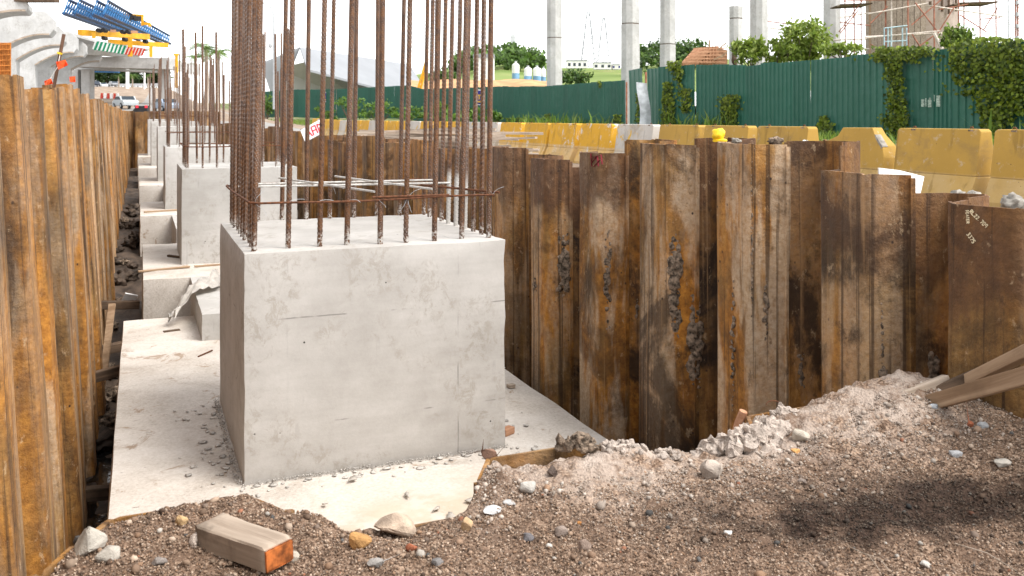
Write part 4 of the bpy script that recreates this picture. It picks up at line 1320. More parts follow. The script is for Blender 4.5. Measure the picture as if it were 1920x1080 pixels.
# rough heaps of mortar and earth along the pit edge
for px, py, w, h, mt, lab, sd in ((1400, 838, 120, 60, 'mortar', 'heap of white mortar lumps on the pit edge, right of centre', 1), (1445, 815, 70, 48, 'mortar', 'upper white mortar lump of the heap on the pit edge', 2),
                                  (1085, 832, 74, 34, 'dry_mud', 'dark brown earth clod overhanging the pit edge by the slab corner', 3), (1160, 838, 90, 26, 'mortar', 'low crumbly mortar ridge right of the dark earth clod', 4),
                                  (1250, 852, 80, 22, 'mortar', 'pale mortar crust at the lowest dip of the pit edge', 5), (1340, 850, 70, 40, 'mortar', 'pale lumpy crust left of the white mortar heap', 6), (1470, 772, 50, 20, 'mortar', 'pale clods on the crest left of the mound', 7)):
    p = at_ground(px, py); d = SY * p.x + CY * p.y
    me = heap(w / FPX * d * 1.1, w / FPX * d * 0.6, h / FPX * d * 0.9, sd + 70, 110 if h > 30 else 80, (0.10, 0.30))
    o = place(me, 'mortar_crumbs' if mt == 'mortar' else 'earth_crumbs', M[mt], (p.x, p.y, p.z - 0.01), (0, 0, -YAW)); tag(o, lab, 'clod', kind='stuff')

# timber block with a painted end
p0 = at_ground(372, 1000); 
def wood_block():
    L, w, h = 0.325, 0.105, 0.070
    t = thing('timber_block', 'squared timber block with an orange painted end on the near gravel', 'timber block')
    place(chip_box(-L / 2, L / 2, -w / 2, w / 2, 0, h, 0.004, 31, 16), 'block', wood_mat('dusty_block_timber', (0.20, 0.15, 0.11), (0.38, 0.31, 0.245), 0.75), (0, 0, 0), parent=t)
    place(chip_box(L / 2 - 0.004, L / 2 + 0.0035, -w / 2 + 0.004, w / 2 - 0.004, 0.004, h - 0.004, 0.003, 32, 12), 'painted_end', flat_mat('orange_end_paint', (0.33, 0.095, 0.022), 0.9, 0, 0.6, 28), (0, 0, 0), parent=t)
    me = heap(0.05, 0.10, 0.05, 5, 26, (0.10, 0.28)); me.materials.append(M['mortar']); cr = place(me, 'mortar_crust', M['mortar'], (-L / 2 + 0.01, -0.03, 0.01), (0, 0, 0.2), t); cr['kind'] = 'stuff'
    a = W(358, 985, 2.78); b = W(508, 1058, 2.56)
    c = (W(405, 960, 2.82) + W(565, 1020, 2.64) + a + b) / 4
    dirv = Vector((b.x - a.x, b.y - a.y, 0)).normalized()
    t.location = (c.x, c.y, gz(c.x, c.y) + 0.004)
    t.rotation_euler = (0.02, -0.03, math.atan2(dirv.y, dirv.x))
    return t
wood_block()

# planks on the right-hand mound
def plank(name, a, b, w, h, mat, label, roll=(0, 0, 1)):
    a, b = Vector(a), Vector(b); d = (b - a)
    L = d.length
    t = place(MB().box((0, 0, 0), (L, w, h)).mesh(name, bevel=0.004), name, mat, (a + b) / 2)
    x = d.normalized(); u = Vector(roll); y = u.cross(x).normalized(); z = x.cross(y)
    t.rotation_euler = Matrix((x, y, z)).transposed().to_euler()
    return tag(t, label, 'plank')
plank('timber_plank', W(1735, 758, 3.72), W(1995, 684, 3.10), 0.030, 0.062, M['timber'], 'lowest wide plank standing on edge at the right of the mound', (0.1, 0.2, 1))
plank('timber_plank', W(1812, 716, 3.76), W(1995, 626, 3.25), 0.050, 0.046, M['timber'], 'squared timber lying on top of the wide plank at the right', (0.1, 0.1, 1))
plank('timber_plank', W(1692, 748, 3.72), W(1776, 714, 3.80), 0.040, 0.052, M['old_timber'], 'short pale plank end sticking out behind the mound', (0.1, 0.2, 1))
plank('timber_plank', W(1715, 756, 3.78), W(1860, 694, 3.74), 0.045, 0.060, M['dark_timber'], 'dark plank standing in for the shadow gap between the short pale end and the wide plank', (0.1, 0.2, 1))  # dark timber added to draw the shadow gap between the planks
plank('timber_splinter', W(1797, 687, 3.85), W(1880, 686, 3.7), 0.012, 0.018, M['red_timber'], 'pointed reddish splinter of wood behind the planks', (0.1, 0.2, 1))
o = place(MB().tube([W(1380, 812, 3.86), W(1386, 792, 3.87), W(1394, 771, 3.86)], [0.019, 0.020, 0.018], 9).mesh('stub', 60), 'rusty_stub', M['red_timber'], (0, 0, 0)); tag(o, 'stub of rusty bar standing in the mortar heap', 'bar stub')
o = place(MB().tube([W(1412, 800, 3.9), W(1414, 785, 3.9)], [0.020, 0.024], 9).mesh('stub', 60), 'rusty_stub', M['red_timber'], (0, 0, 0)); tag(o, 'short pale wood stub beside the crest left of the mound', 'bar stub')
pts = [W(1450 + 14 * math.cos(t), 760 - 9 * math.sin(t), 3.75) for t in np.linspace(0.2, 3.0, 10)]
o = place(MB().tube(pts, 0.0022, 5).mesh('wire', 60), 'wire_loop', M['tie'], (0, 0, 0)); tag(o, 'thin bent wire loop above the crest left of the mound', 'wire')
for k, (a, b) in enumerate((((1600, 1035), (1650, 1078)), ((1625, 1046), (1668, 1079)), ((1490, 1058), (1530, 1078)), ((1790, 1025), (1905, 1078)))):
    pa, pb = at_ground(*a), at_ground(*b)
    mid = (pa + pb) / 2 + Vector((0.01, 0, 0.02))
    o = place(MB().tube([pa + Vector((0, 0, 0.01)), mid, pb + Vector((0, 0, 0.012))], 0.0016, 5).mesh('straw', 60), 'dry_straw', M['old_timber'], (0, 0, 0))
    tag(o, ['long dry straw at the bottom right, upper one of a pair', 'lower dry straw of the pair at the bottom right', 'single short straw left of the pair', 'long curved dry stem at the bottom right corner'][k], 'straw')

# ------------------------------------------------------------------ concrete barriers beyond the right wall
def barrier_mesh(L, outline=None):
    """jersey profile, length along local Y; outline = upper face polygon (y, z) above the toe"""
    H, t0, t1, t2, zt = 0.90, 0.29, 0.165, 0.085, 0.34
    th = lambda z: t1 + (t2 - t1) * (z - zt) / (H - zt)
    mb = MB()
    prof = [(-t0, 0.0), (-t0, 0.07), (-t1, zt), (t1, zt), (t0, 0.07), (t0, 0.0)]
    mb.extrude([(x, -L / 2, z) for x, z in prof], (0, L, 0))
    if outline is None:
        c = 0.03
        outline = [(-L / 2, zt), (L / 2, zt), (L / 2, H - c), (L / 2 - c, H), (-L / 2 + c, H), (-L / 2, H - c)]
    n = len(outline)
    vs = [(-th(z), y, z + 0.0005) for y, z in outline] + [(th(z), y, z + 0.0005) for y, z in outline]
    fs = [tuple(range(n)), tuple(range(2 * n - 1, n - 1, -1))] + [(i, n + i, n + (i + 1) % n, (i + 1) % n) for i in range(n)]
    mb.add(vs, fs)
    return mb.mesh('barrier', None, bevel=0.012)
def barrier(y, label, mat, L=1.22, X=9.27, outline=None, loops=True, yaw=0.0, z=None, lean=0.0):
    t = thing('concrete_barrier', label, 'barrier', (X, y, terr(X, y) - 0.01 if z is None else z), 'concrete barriers in a line along the pit', yaw)
    t.rotation_euler[1] = lean
    me = barrier_mesh(L, outline); me.materials.append(M[mat])
    body = place(me, 'body', M[mat], (0, 0, 0), parent=t)
    if loops:
        for s in (-0.55, 0.55):
            pts = [Vector((0.0, s * L * 0.62 + 0.030 * math.cos(a), 0.87 + 0.055 * math.sin(a))) for a in np.linspace(0, math.pi, 8)]
            MB().tube(pts, 0.008, 6).build('lifting_loop', M['tie'], body, sm=60, local=True)
            MB().box((-0.083, s * L * 0.62 - 0.06, 0.868), (0.012, 0.075, 0.05)).build('lifting_recess', M['dry_mud'], body, local=True)
    return t
Lb = 1.3
brk = [(-0.62, 0.34), (0.65, 0.34), (0.70, 0.60), (0.62, 0.66), (0.30, 0.78), (0.22, 0.895), (-0.34, 0.90), (-0.40, 0.80), (-0.55, 0.66), (-0.60, 0.50)]
Y0b = 8.43
barrier(Y0b - 1.43, 'mustard concrete barrier cut off by the right edge of the picture', 'mustard')
barrier(Y0b, 'mustard concrete barrier with chipped right end, second from the right edge', 'mustard', 1.27)
bb = barrier(Y0b + 1.42, 'mustard concrete barrier with both top corners broken off', 'mustard', 1.3, outline=brk, loops=False)
MB().extrude([(-0.098, -0.41, 0.80), (-0.128, -0.56, 0.65), (-0.130, -0.545, 0.62), (-0.110, -0.43, 0.74), (-0.094, -0.375, 0.82)], (0.10, 0, 0)).build('broken_face', M['broken'], bb, local=True)
barrier(Y0b + 2.95, 'mustard barrier behind the sheet piles, left of the broken barrier', 'mustard', 1.2)
barrier(Y0b + 4.40, 'mustard barrier behind the yellow plastic piece', 'mustard', 1.24)
barrier(Y0b + 5.85, 'mustard barrier next to the whitish worn one', 'mustard', 1.3)
names = ['whitish barrier with yellow showing at its right end, left of the mustard ones', 'worn barrier with patchy yellow and white paint', 'bright yellow worn barrier with a pale foot, right one of the adjoining pair', 'bright yellow worn barrier, left one of the adjoining pair',
         'pale worn yellow barrier just right of the pier bars', 'whitish barrier seen between the right-hand pier bars']
kinds = ['white_yellow', 'yellow', 'yellow', 'yellow', 'yellow', 'white_yellow']
y = Y0b + 7.45
for k, (nm, kd) in enumerate(zip(names, kinds)):
    barrier(y, nm, kd, 1.42, X=9.27 - 0.02 * k, yaw=0.0)
    y += 1.62 if k != 2 else 1.50
k = 0
while y < 52:
    barrier(y, 'yellow worn barrier glimpsed between the pier bars, far along the line', 'yellow' if k % 4 else 'white_yellow', 1.42, loops=False)
    y += 1.55; k += 1
# dark and pale edges: yellow bands at the ends of the adjoining pair are part of the paint

# ------------------------------------------------------------------ green hoarding
FP = [(1960, 68, 20.5), (1780, 90, 23.2), (1749, 92, 23.8), (1640, 102, 26.0), (1520, 112, 29.0), (1400, 122, 32.0), (1305, 121, 34.2), (1234, 128, 36.2), (1205, 131, 38.5), (1172, 150, 42.5), (1020, 162, 54.5), (934, 162, 61), (795, 167, 76), (767, 160, 79.5), (690, 164, 86.5), (632, 167, 91), (560, 168, 96), (480, 172, 105)]
FH = 2.45
fence_pts = [(W(px, py, d), px) for px, py, d in FP]
def fence_at(px):
    for (a, pa), (b, pb) in zip(fence_pts, fence_pts[1:]):
        if pb <= px <= pa:
            t = (pa - px) / (pa - pb)
            # perspective-true position along the straight piece
            lo, hi = 0.0, 1.0
            for _ in range(30):
                m = (lo + hi) / 2; p = a.lerp(b, m)
                xc = CY * p.x - SY * p.y; dd = SY * p.x + CY * p.y
                q = 960 + FPX * xc / dd
                if q > px: lo = m
                else: hi = m
            return a.lerp(b, (lo + hi) / 2), (b - a)
    return fence_pts[0][0], Vector((0, 1, 0))
def sheet(parent, a, b, h, rnd, ribs=6, name='fence_sheet', mat=None, depth=0.032, bend=0.0):
    """one corrugated sheet from a to b (tops), h high; ribbed profile with real depth"""
    a, b = Vector(a), Vector(b)
    d = Vector((b.x - a.x, b.y - a.y, 0)); L = d.length; d.normalize()
    nrm = Vector((d.y, -d.x, 0))
    if nrm.dot(Vector((-a.x, -a.y, 0))) < 0: nrm = -nrm
    prof = []
    for k in range(ribs):
        u = k / ribs
        for f, hh in ((0.0, 0), (0.58, 0), (0.68, 1), (0.90, 1)):
            prof.append((u + f / ribs, hh))
    prof.append((1.0, 0))
    o = (a + b) / 2; o = Vector((o.x, o.y, min(a.z, b.z) - h))
    vs, fs = [], []
    zs = [0, 0.33, 0.66, 1.0]
    for z in zs:
        for u, hh in prof:
            p = a.lerp(b, u)
            q = Vector((p.x, p.y, p.z - h + h * z)) + nrm * (hh * depth + bend * z * z + 0.03 * z * (rnd.random() - 0.5) * 0.3) - o
            vs.append(q)
    n = len(prof)
    for r_ in range(len(zs) - 1):
        for k in range(n - 1):
            fs.append((r_ * n + k, r_ * n + k + 1, (r_ + 1) * n + k + 1, (r_ + 1) * n + k))
    bk = len(vs)
    vs += [v - nrm * 0.004 for v in vs]
    fs += [tuple(bk + i for i in reversed(f)) for f in fs]
    fs += [((len(zs) - 1) * n + k, (len(zs) - 1) * n + k + 1, bk + (len(zs) - 1) * n + k + 1, bk + (len(zs) - 1) * n + k) for k in range(n - 1)]
    me = bpy.data.meshes.new(name); me.from_pydata([tuple(v) for v in vs], [], fs)
    me.materials.append(mat or M['fence'])
    ob = bpy.data.objects.new(name, me)
    ob.location = o - (WLOC[parent.name] if parent else Vector((0, 0, 0)))
    return _link(ob, parent)
fb = fence_at(1400)[0]
FN = thing('metal_hoarding', 'long green corrugated metal hoarding behind the barriers', 'fence', (fb.x, fb.y, fb.z - FH))
rf = random.Random(4)
def run(p0, p1, width, h=FH, ribs=6, jit=0.03):
    a, b = fence_at(p0)[0], fence_at(p1)[0]
    corner = [a] + [q for q, px in fence_pts if p1 < px < p0] + [b]
    for c0, c1 in zip(corner, corner[1:]):
        L = (Vector((c1.x - c0.x, c1.y - c0.y, 0))).length
        n = max(1, round(L / width))
        for k in range(n):
            u, v = c0.lerp(c1, k / n), c0.lerp(c1, (k + 1.012) / n)
            j = Vector((0, 0, rf.uniform(-jit, jit)))
            ob = sheet(FN, u + j, v + j + Vector((0, 0, rf.uniform(-0.015, 0.015))), h + 0.5, rf, ribs)
            ob.rotation_euler = (rf.uniform(-0.008, 0.008), rf.uniform(-0.008, 0.008), 0)
run(1960, 1306, 0.92, ribs=4)
run(1303, 1234, 0.9, jit=0.05, ribs=4)
run(1172, 632, 0.92, h=FH * 0.99, ribs=5, jit=0.015)
run(630, 482, 0.92, ribs=4)
# loose tall sheets at the broken place
for p0, p1, dy in ((1202, 1178, 6), (1233, 1212, 0)):
    a, b = fence_at(p0)[0], fence_at(p1)[0]
    za = W(p0, 128 + dy * 0, (SY * a.x + CY * a.y)).z
    ob = sheet(FN, Vector((a.x, a.y - 0.15, za)), Vector((b.x, b.y - 0.15, za + 0.05)), FH + 0.6, rf, 3, bend=0.1)
    ob.rotation_euler = (0.0, 0.02, 0)
for p in (1208, 1238, 1304, 1640, 1172, 1020, 800):
    a = fence_at(p)[0]
    MB().bar((a.x + 0.08, a.y, a.z - FH - 0.4), (a.x + 0.08, a.y, a.z - 0.1), 0.06).build('fence_post', M['scaffold'], FN)
# lone galvanised strip leaning on the gap
q = W(1206, 235, 36.0)
GS = thing('grey_metal_sheet', 'bent grey galvanised sheet leaning in the gap of the green hoarding', 'metal sheet', (q.x, q.y, q.z - 0.3))
vs = []; fs = []
for k in range(9):
    t = k / 8; py = 238 - 84 * t
    a, b = W(1198 - 2 * t + 3 * math.sin(t * 5), py, 36.0 + 0.3 * t), W(1220 - 5 * t + 2 * math.sin(t * 5), py + 2 * t, 36.1 + 0.3 * t + 0.06 * math.sin(t * 9))
    m = (a + b) / 2 + Vector((-0.05, -0.04, 0))
    vs += [a, m, b]
for k in range(8):
    for j in (0, 1):
        fs.append((3 * k + j, 3 * k + j + 1, 3 * k + 4 + j, 3 * k + 3 + j))
bk = len(vs); vs2 = vs + [v + Vector((0.012, 0.012, 0)) for v in vs]; fs2 = fs + [tuple(bk + i for i in reversed(f)) for f in fs]
mb = MB(); mb.add(vs2, fs2); mb.build('sheet', M['galv'], GS, sm=40)

# posters on the hoarding: a blue and yellow notice, partly hidden by the bars
M['sign_blue'] = flat_mat('notice_blue', (0.02, 0.02, 0.16), 0.6, 0, 0.05); M['sign_yellow'] = flat_mat('notice_yellow', (0.75, 0.45, 0.02), 0.6, 0, 0.05)
FONT_T = {'T': [((0, 1), (1, 1)), ((.5, 1), (.5, 0))], 'I': [((.5, 1), (.5, 0))], 'R': [((0, 0), (0, 1)), ((0, 1), (.9, 1)), ((.9, 1), (.9, .5)), ((.9, .5), (0, .5)), ((.4, .5), (1, 0))], 'N': [((0, 0), (0, 1)), ((0, 1), (1, 0)), ((1, 0), (1, 1))]}
def notice(px0, px1, py0, py1, label, text):
    a, dv = fence_at((px0 + px1) / 2)
    d0 = (SY * a.x + CY * a.y) - 0.35
    c = W((px0 + px1) / 2, (py0 + py1) / 2, d0)
    w, h = (px1 - px0) / FPX * d0, (py1 - py0) / FPX * d0
    t = thing('notice_board', label, 'sign', (c.x, c.y, c.z - h / 2), None, -YAW)
    lb = dict(local=True)
    t_ = t; t = MB().box((0, 0, h / 2), (w, 0.02, h)).build('panel', M['white'], t, **lb)
    MB().box((0, -0.014, h / 2), (w * 0.86, 0.006, h * 0.90)).build('blue_field', M['sign_blue'], t, **lb)
    mb = MB(); n = len(text); cw = w * 0.8 / n
    for k, ch in enumerate(text):
        for (ax, az), (bx, bz) in FONT_T[ch]:
            x0 = -w * 0.40 + cw * k
            mb.bar((x0 + ax * cw * 0.75 + 0.1 * cw, -0.019, h * (0.36 + 0.28 * az)), (x0 + bx * cw * 0.75 + 0.1 * cw, -0.019, h * (0.36 + 0.28 * bz)), h * 0.055, 0.006, up=(0, 1, 0))
    mb.build('lettering', M['sign_yellow'], t, **lb)
    MB().box((0, -0.019, h * 0.22), (w * 0.7, 0.006, h * 0.09)).build('yellow_bar', M['sign_yellow'], t, **lb)
    return t_
notice(892, 914, 168, 197, 'blue and white notice with yellow capitals on the green hoarding, between right-hand bars', 'TI')
notice(601, 613, 173, 191, 'small blue and yellow notice on the far part of the green hoarding', 'TI')
# faded white marks on the hoarding
mk = thing('faded_lettering', 'worn white letters painted on the green hoarding between the two creepers', 'lettering', fence_at(1745)[0] - Vector((0, 0, 1.6)))
for px0, px1, py0, py1 in ((1727.5, 1733, 186, 200), (1735, 1737, 184, 200), (1740, 1746, 187, 201), (1742, 1745, 183, 188), (1751, 1752.5, 178, 190), (1756, 1762.5, 179, 200)):
    a, dv = fence_at((px0 + px1) / 2); d0 = SY * a.x + CY * a.y - 0.16
    c = W((px0 + px1) / 2, (py0 + py1) / 2, d0)
    o = place(MB().box((0, 0, 0), ((px1 - px0) / FPX * d0, 0.004, (py1 - py0) / FPX * d0)).mesh('letter'), 'letter', flat_mat('faded_white', (0.34, 0.42, 0.36), 0.9, 0, 0.5, 30), c - WLOC[mk.name], (0, 0, -YAW - 0.4), mk)

# ------------------------------------------------------------------ creepers, weeds, shrubs
LEAFP = np.array([(0.115, 0.165, 0.014), (0.075, 0.115, 0.010), (0.19, 0.24, 0.024), (0.045, 0.075, 0.008), (0.14, 0.19, 0.018)])
def vine(name, label, region, n, size, seed, off=0.10, thick=0.22):
    """region: list of (x0,y0,x1,y1,weight) pixel boxes on the hoarding; leaves in a shallow layer"""
    rng = np.random.default_rng(seed)
    w = np.array([r[4] for r in region], float); w /= w.sum()
    C, Nn = [], []
    for k in rng.choice(len(region), n, p=w):
        x0, y0, x1, y1, _ = region[k]
        px, py = rng.normal((x0 + x1) / 2, (x1 - x0) / 3.6) if rng.random() < 0.5 else rng.uniform(x0, x1), rng.uniform(y0, y1)
        a, dv = fence_at(min(1955, px)); d0 = SY * a.x + CY * a.y - off - thick * rng.random() ** 1.3
        C.append(W(px, py, d0))
        Nn.append(np.array((-0.72, -0.55, 0.55)) + rng.normal(size=3) * 0.42)
    C = np.array(C); Nn = np.array(Nn)
    cols = LEAFP[rng.integers(len(LEAFP), size=n)] * rng.uniform(0.65, 1.35, (n, 1))
    V, F, cc = leaves(C, Nn, rng.uniform(0.65, 1.25, n) * size, rng, 0.72, 0.3, cols)
    lo = C[np.argmin(C[:, 2])]
    t = thing(name, label, 'creeper', (float(lo[0]), float(lo[1]), float(lo[2])))
    o = np_obj('leaves', V, F, M['leaf'], t, cc); o['kind'] = 'stuff'
    # stems
    mb = MB(); r = random.Random(seed)
    for k in range(5):
        x0, y0, x1, y1, _ = region[-1 - (k % len(region))]
        pts = []
        for s in range(7):
            px = x0 + (x1 - x0) * (0.3 + 0.4 * r.random()); py = y1 - (y1 - y0) * s / 6
            a, dv = fence_at(min(1955, px)); pts.append(W(px, py, SY * a.x + CY * a.y - off * 0.8))
        mb.tube(pts, 0.008, 5)
    mb.build('stem', M['bark'], t)
    return t
vine('creeper_vine', 'dense leafy creeper mass covering the hoarding at the right edge', [(1785, 72, 1960, 100, 9), (1780, 92, 1960, 135, 20), (1800, 130, 1960, 180, 18), (1830, 175, 1960, 215, 12), (1838, 205, 1900, 240, 6), (1785, 130, 1815, 160, 1.2), (1780, 80, 1800, 120, 2), (1850, 232, 1872, 262, 2)], 3100, 0.115, 1, 0.08, 0.40)
vine('creeper_vine', 'leafy creeper crowning the hoarding and hanging in one long tail', [(1640, 88, 1705, 112, 10), (1700, 88, 1748, 106, 5), (1635, 100, 1660, 116, 1.5), (1660, 108, 1692, 150, 7), (1664, 145, 1694, 195, 6), (1660, 190, 1702, 235, 7), (1650, 215, 1700, 262, 5), (1698, 105, 1722, 118, 1)], 1500, 0.115, 2, 0.08, 0.30)
vine('creeper_vine', 'narrow creeper climbing the hoarding right of the grey sheet', [(1243, 155, 1260, 190, 3), (1240, 185, 1264, 238, 5)], 330, 0.16, 3)
vine('creeper_vine', 'creeper tuft hanging over the hoarding top above the narrow one', [(1252, 115, 1276, 132, 3), (1262, 128, 1282, 150, 2), (1270, 140, 1280, 165, 0.7)], 170, 0.16, 4)
vine('creeper_vine', 'small creeper patch halfway up the hoarding between two others', [(1272, 168, 1297, 190, 3), (1278, 188, 1294, 212, 2)], 150, 0.15, 5)
vine('creeper_vine', 'bushy climbing weed at the foot of the hoarding, middle of the green sheets', [(1350, 178, 1386, 205, 4), (1352, 200, 1384, 236, 4)], 380, 0.14, 6)
vine('creeper_vine', 'small leafy weed between two mustard barriers', [(1537, 218, 1552, 235, 2), (1530, 232, 1560, 262, 5)], 260, 0.13, 7)
vine('creeper_vine', 'thin creeper up the hoarding edge left of the grey sheet', [(1192, 175, 1199, 235, 3)], 110, 0.12, 8)
vine('creeper_vine', 'leafy weed at the hoarding foot left of the grey sheet', [(1150, 215, 1166, 235, 3)], 110, 0.15, 9)
vine('creeper_vine', 'small weed at the hoarding foot near the right pier bars', [(1021, 214, 1032, 236, 3)], 70, 0.17, 10)
vine('creeper_vine', 'wide low weeds right of the last pier bar', [(948, 222, 1000, 238, 4), (905, 205, 925, 235, 3)], 320, 0.17, 11)
vine('creeper_vine', 'small green sprig on the hoarding top', [(1120, 152, 1128, 165, 3)], 26, 0.14, 12)

def shrub_px(label, cx, cy, wpx, hpx, d, n, size, seed, pal=None, name='shrub', depth=1.0, cat='shrub'):
    rng = np.random.default_rng(seed)
    pal = LEAFP if pal is None else np.array(pal)
    base = W(cx, cy + hpx / 2, d)
    t = thing(name, label, cat, tuple(base))
    w, h = wpx / FPX * d, hpx / FPX * d
    # clumped crown: leaf clusters about random twig ends
    k = max(6, n // 45)
    P = rng.normal(size=(k, 3)); P /= np.linalg.norm(P, axis=1)[:, None]
    P *= rng.random((k, 1)) ** 0.45
    P = P * np.array((w / 2, w / 2 * depth, h / 2)) * 0.88 + np.array(base) + np.array((0, 0, h * 0.52))
    i = rng.integers(k, size=n)
    C = P[i] + rng.normal(size=(n, 3)) * np.array((w, w, h)) * 0.065
    Nn = rng.normal(size=(n, 3)) * 0.7 + np.array((-0.35, -0.45, 0.7))
    cols = pal[rng.integers(len(pal), size=n)] * rng.uniform(0.7, 1.3, (n, 1))
    V, F, cc = leaves(C, Nn, rng.uniform(0.6, 1.3, n) * size, rng, 0.5, 0.2, cols)
    o = np_obj('foliage', V, F, M['leaf'], t, cc); o['kind'] = 'stuff'
    mb = MB(); r = random.Random(seed)
    for j in range(min(k, 10)):
        e = Vector(P[j]); m = base.lerp(e, 0.5) + Vector((0, 0, -0.06 * h))
        mb.tube([base + Vector((r.uniform(-.05, .05) * w, r.uniform(-.05, .05) * w, 0)), m, e], [0.02 * w, 0.012 * w, 0.004 * w], 5)
    mb.build('stem', M['bark'], t)
    return t
FEA = [(0.20, 0.27, 0.045), (0.16, 0.235, 0.03), (0.28, 0.34, 0.08), (0.13, 0.19, 0.025)]
shrub_px('feathery light green tree behind the hoarding, right of the short column', 1508, 90, 110, 110, 33.5, 3200, 0.19, 41, FEA, 'feathery_tree', cat='tree')
shrub_px('low feathery shrub over the hoarding left of the feathery tree', 1405, 96, 70, 70, 34.5, 1300, 0.19, 42, FEA)
shrub_px('feathery shrub filling the gap between the columns behind the hoarding', 1455, 100, 80, 50, 34.5, 1200, 0.18, 43, FEA)
shrub_px('thin wispy shrub under the scaffold behind the hoarding', 1580, 95, 80, 40, 31.0, 900, 0.15, 44, FEA)
shrub_px('bushy green sapling rising behind the hoarding before the round pier', 1797, 78, 62, 90, 26.5, 1500, 0.15, 45, [(0.12, 0.19, 0.025), (0.18, 0.25, 0.04), (0.07, 0.12, 0.015)])
shrub_px('faint pale shrub left of the big creeper', 1840, 80, 60, 40, 27.5, 420, 0.13, 46, FEA)
BUSH = [(0.075, 0.15, 0.022), (0.11, 0.20, 0.03), (0.05, 0.10, 0.018), (0.15, 0.23, 0.05)]
for k, (cx, cy, w, h, d, lab) in enumerate(((655, 203, 70, 44, 84, 'green weed bush before the far hoarding, between the middle bars'), (710, 208, 80, 46, 76, 'leafy weed bush before the far hoarding, tallest of the row'), (765, 214, 70, 40, 70, 'weed bush right of the tallest one before the hoarding'),
                                       (820, 212, 60, 50, 64, 'weed bush below the gap of the far hoarding'), (860, 220, 70, 36, 60, 'low weed bush left of the blue notice'), (890, 222, 50, 40, 57, 'weed bush under the blue notice'), (608, 216, 60, 30, 86, 'low weeds at the left end of the far hoarding'), (500, 195, 34, 60, 98, 'green shrub beside the white hall, left of the second pier bars'), (925, 224, 40, 34, 54, 'small weed bush right of the blue notice'))):
    shrub_px(lab, cx, cy, w, h, d, 520, 0.30, 60 + k, BUSH)

# grass verge in front of the hoarding
def grass(name, label, boxes, n, hlo, hhi, seed, pal):
    rng = np.random.default_rng(seed)
    w = np.array([b[4] for b in boxes], float); w /= w.sum()
    k = rng.choice(len(boxes), n, p=w)
    B = np.array([b[:4] for b in boxes])[k]
    x = rng.uniform(B[:, 0], B[:, 2]); y = rng.uniform(B[:, 1], B[:, 3])
    z = np.array([terr(a, b) for a, b in zip(x, y)])
    h = rng.uniform(hlo, hhi, n) * rng.uniform(0.5, 1, n); lean = rng.normal(size=(n, 2)) * 0.35
    wd = h * 0.045 + 0.006
    ang = rng.uniform(0, math.pi, n); dx, dy = np.cos(ang) * wd, np.sin(ang) * wd
    b0 = np.stack([x - dx, y - dy, z - 0.02], 1); b1 = np.stack([x + dx, y + dy, z - 0.02], 1)
    m0 = np.stack([x - dx * 0.7 + lean[:, 0] * h * 0.35, y - dy * 0.7 + lean[:, 1] * h * 0.35, z + h * 0.6], 1)
    m1 = np.stack([x + dx * 0.7 + lean[:, 0] * h * 0.35, y + dy * 0.7 + lean[:, 1] * h * 0.35, z + h * 0.6], 1)
    t = np.stack([x + lean[:, 0] * h, y + lean[:, 1] * h, z + h * 0.95], 1)
    V = np.stack([b0, b1, m1, m0, t], 1).reshape(-1, 3)
    F = (np.array([(0, 1, 2), (0, 2, 3), (3, 2, 4)])[None] + 5 * np.arange(n)[:, None, None]).reshape(-1, 3)
    cols = np.repeat(np.array(pal)[rng.integers(len(pal), size=n)] * rng.uniform(0.7, 1.3, (n, 1)), 5, axis=0)
    o = np_obj(name, V, F, M['leaf'], col=cols)
    return tag(o, label, 'grass', kind='stuff')
GP = [(0.13, 0.21, 0.03), (0.18, 0.27, 0.05), (0.09, 0.16, 0.025), (0.22, 0.28, 0.07)]
grass('verge_grass', 'bright green grass on the verge between barriers and hoarding', [(12.2, 6, 19.0, 16, 6), (13, 16, 20.5, 34, 8), (14, 34, 21.5, 60, 8), (12, 55, 18, 95, 7)], 26000, 0.10, 0.36, 51, GP)
grass('tall_grass', 'tall grass tufts at the foot of the green hoarding', [(18.9, 27, 20.0, 31, 3), (19.9, 38, 21.6, 50, 4), (17.9, 12.5, 18.8, 16, 0.4)], 750, 0.4, 1.1, 52, GP)
# concrete kerb drain behind the barriers
kb = MB()
for i in range(24):
    kb.box((14.6 + 0.02 * i, 4.2 + 1.6 * i, terr(14.6, 5) + 0.16), (0.22, 1.56, 0.36))
o = kb.build('kerb_drain', M['concrete'], bevel=0.02); tag(o, 'low grey concrete kerb drain at the foot of the verge', 'kerb', kind='structure')

# ------------------------------------------------------------------ loose things on the right-hand bank
c = W(1347, 250, 5.9)
t = thing('yellow_plastic_piece', 'crumpled yellow plastic piece sitting behind the sheet pile tops', 'plastic', (c.x, c.y, W(1347, 266, 5.9).z))
M['cap'] = flat_mat('yellow_plastic', (0.80, 0.52, 0.02), 0.4, 0, 0.1, 10)
me = lump((0, 0, 0), (0.085, 0.075, 0.085), 3, 0.35, 3, 1.6); me.materials.append(M['cap'])
place(me, 'crown', M['cap'], (0, 0, 0.045), (0.2, -0.4, 0), t)
MB().lathe((0.012, 0, 0.0), [(0.046, 0), (0.048, 0.012), (0.036, 0.02)], 14).build('rim', M['cap'], t, sm=50, local=True)
p = W(1700, 345, 5.6)
mb = MB(); q = [W(1648, 315, 5.5), W(1690, 320, 5.6), W(1733, 331, 5.75), W(1724, 372, 5.7), W(1650, 372, 5.5)]
mb.extrude(q, (0.02, 0.03, 0.0)); o = mb.build('white_board', M['white']); tag(o, 'white foam board standing behind the stepped sheet pile tops', 'board')
mb = MB(); a = W(1508, 272, 5.6); mb.lathe((a.x, a.y, a.z - 0.05), [(0.05, 0), (0.042, 0.03), (0.012, 0.075), (0.006, 0.082)], 14)
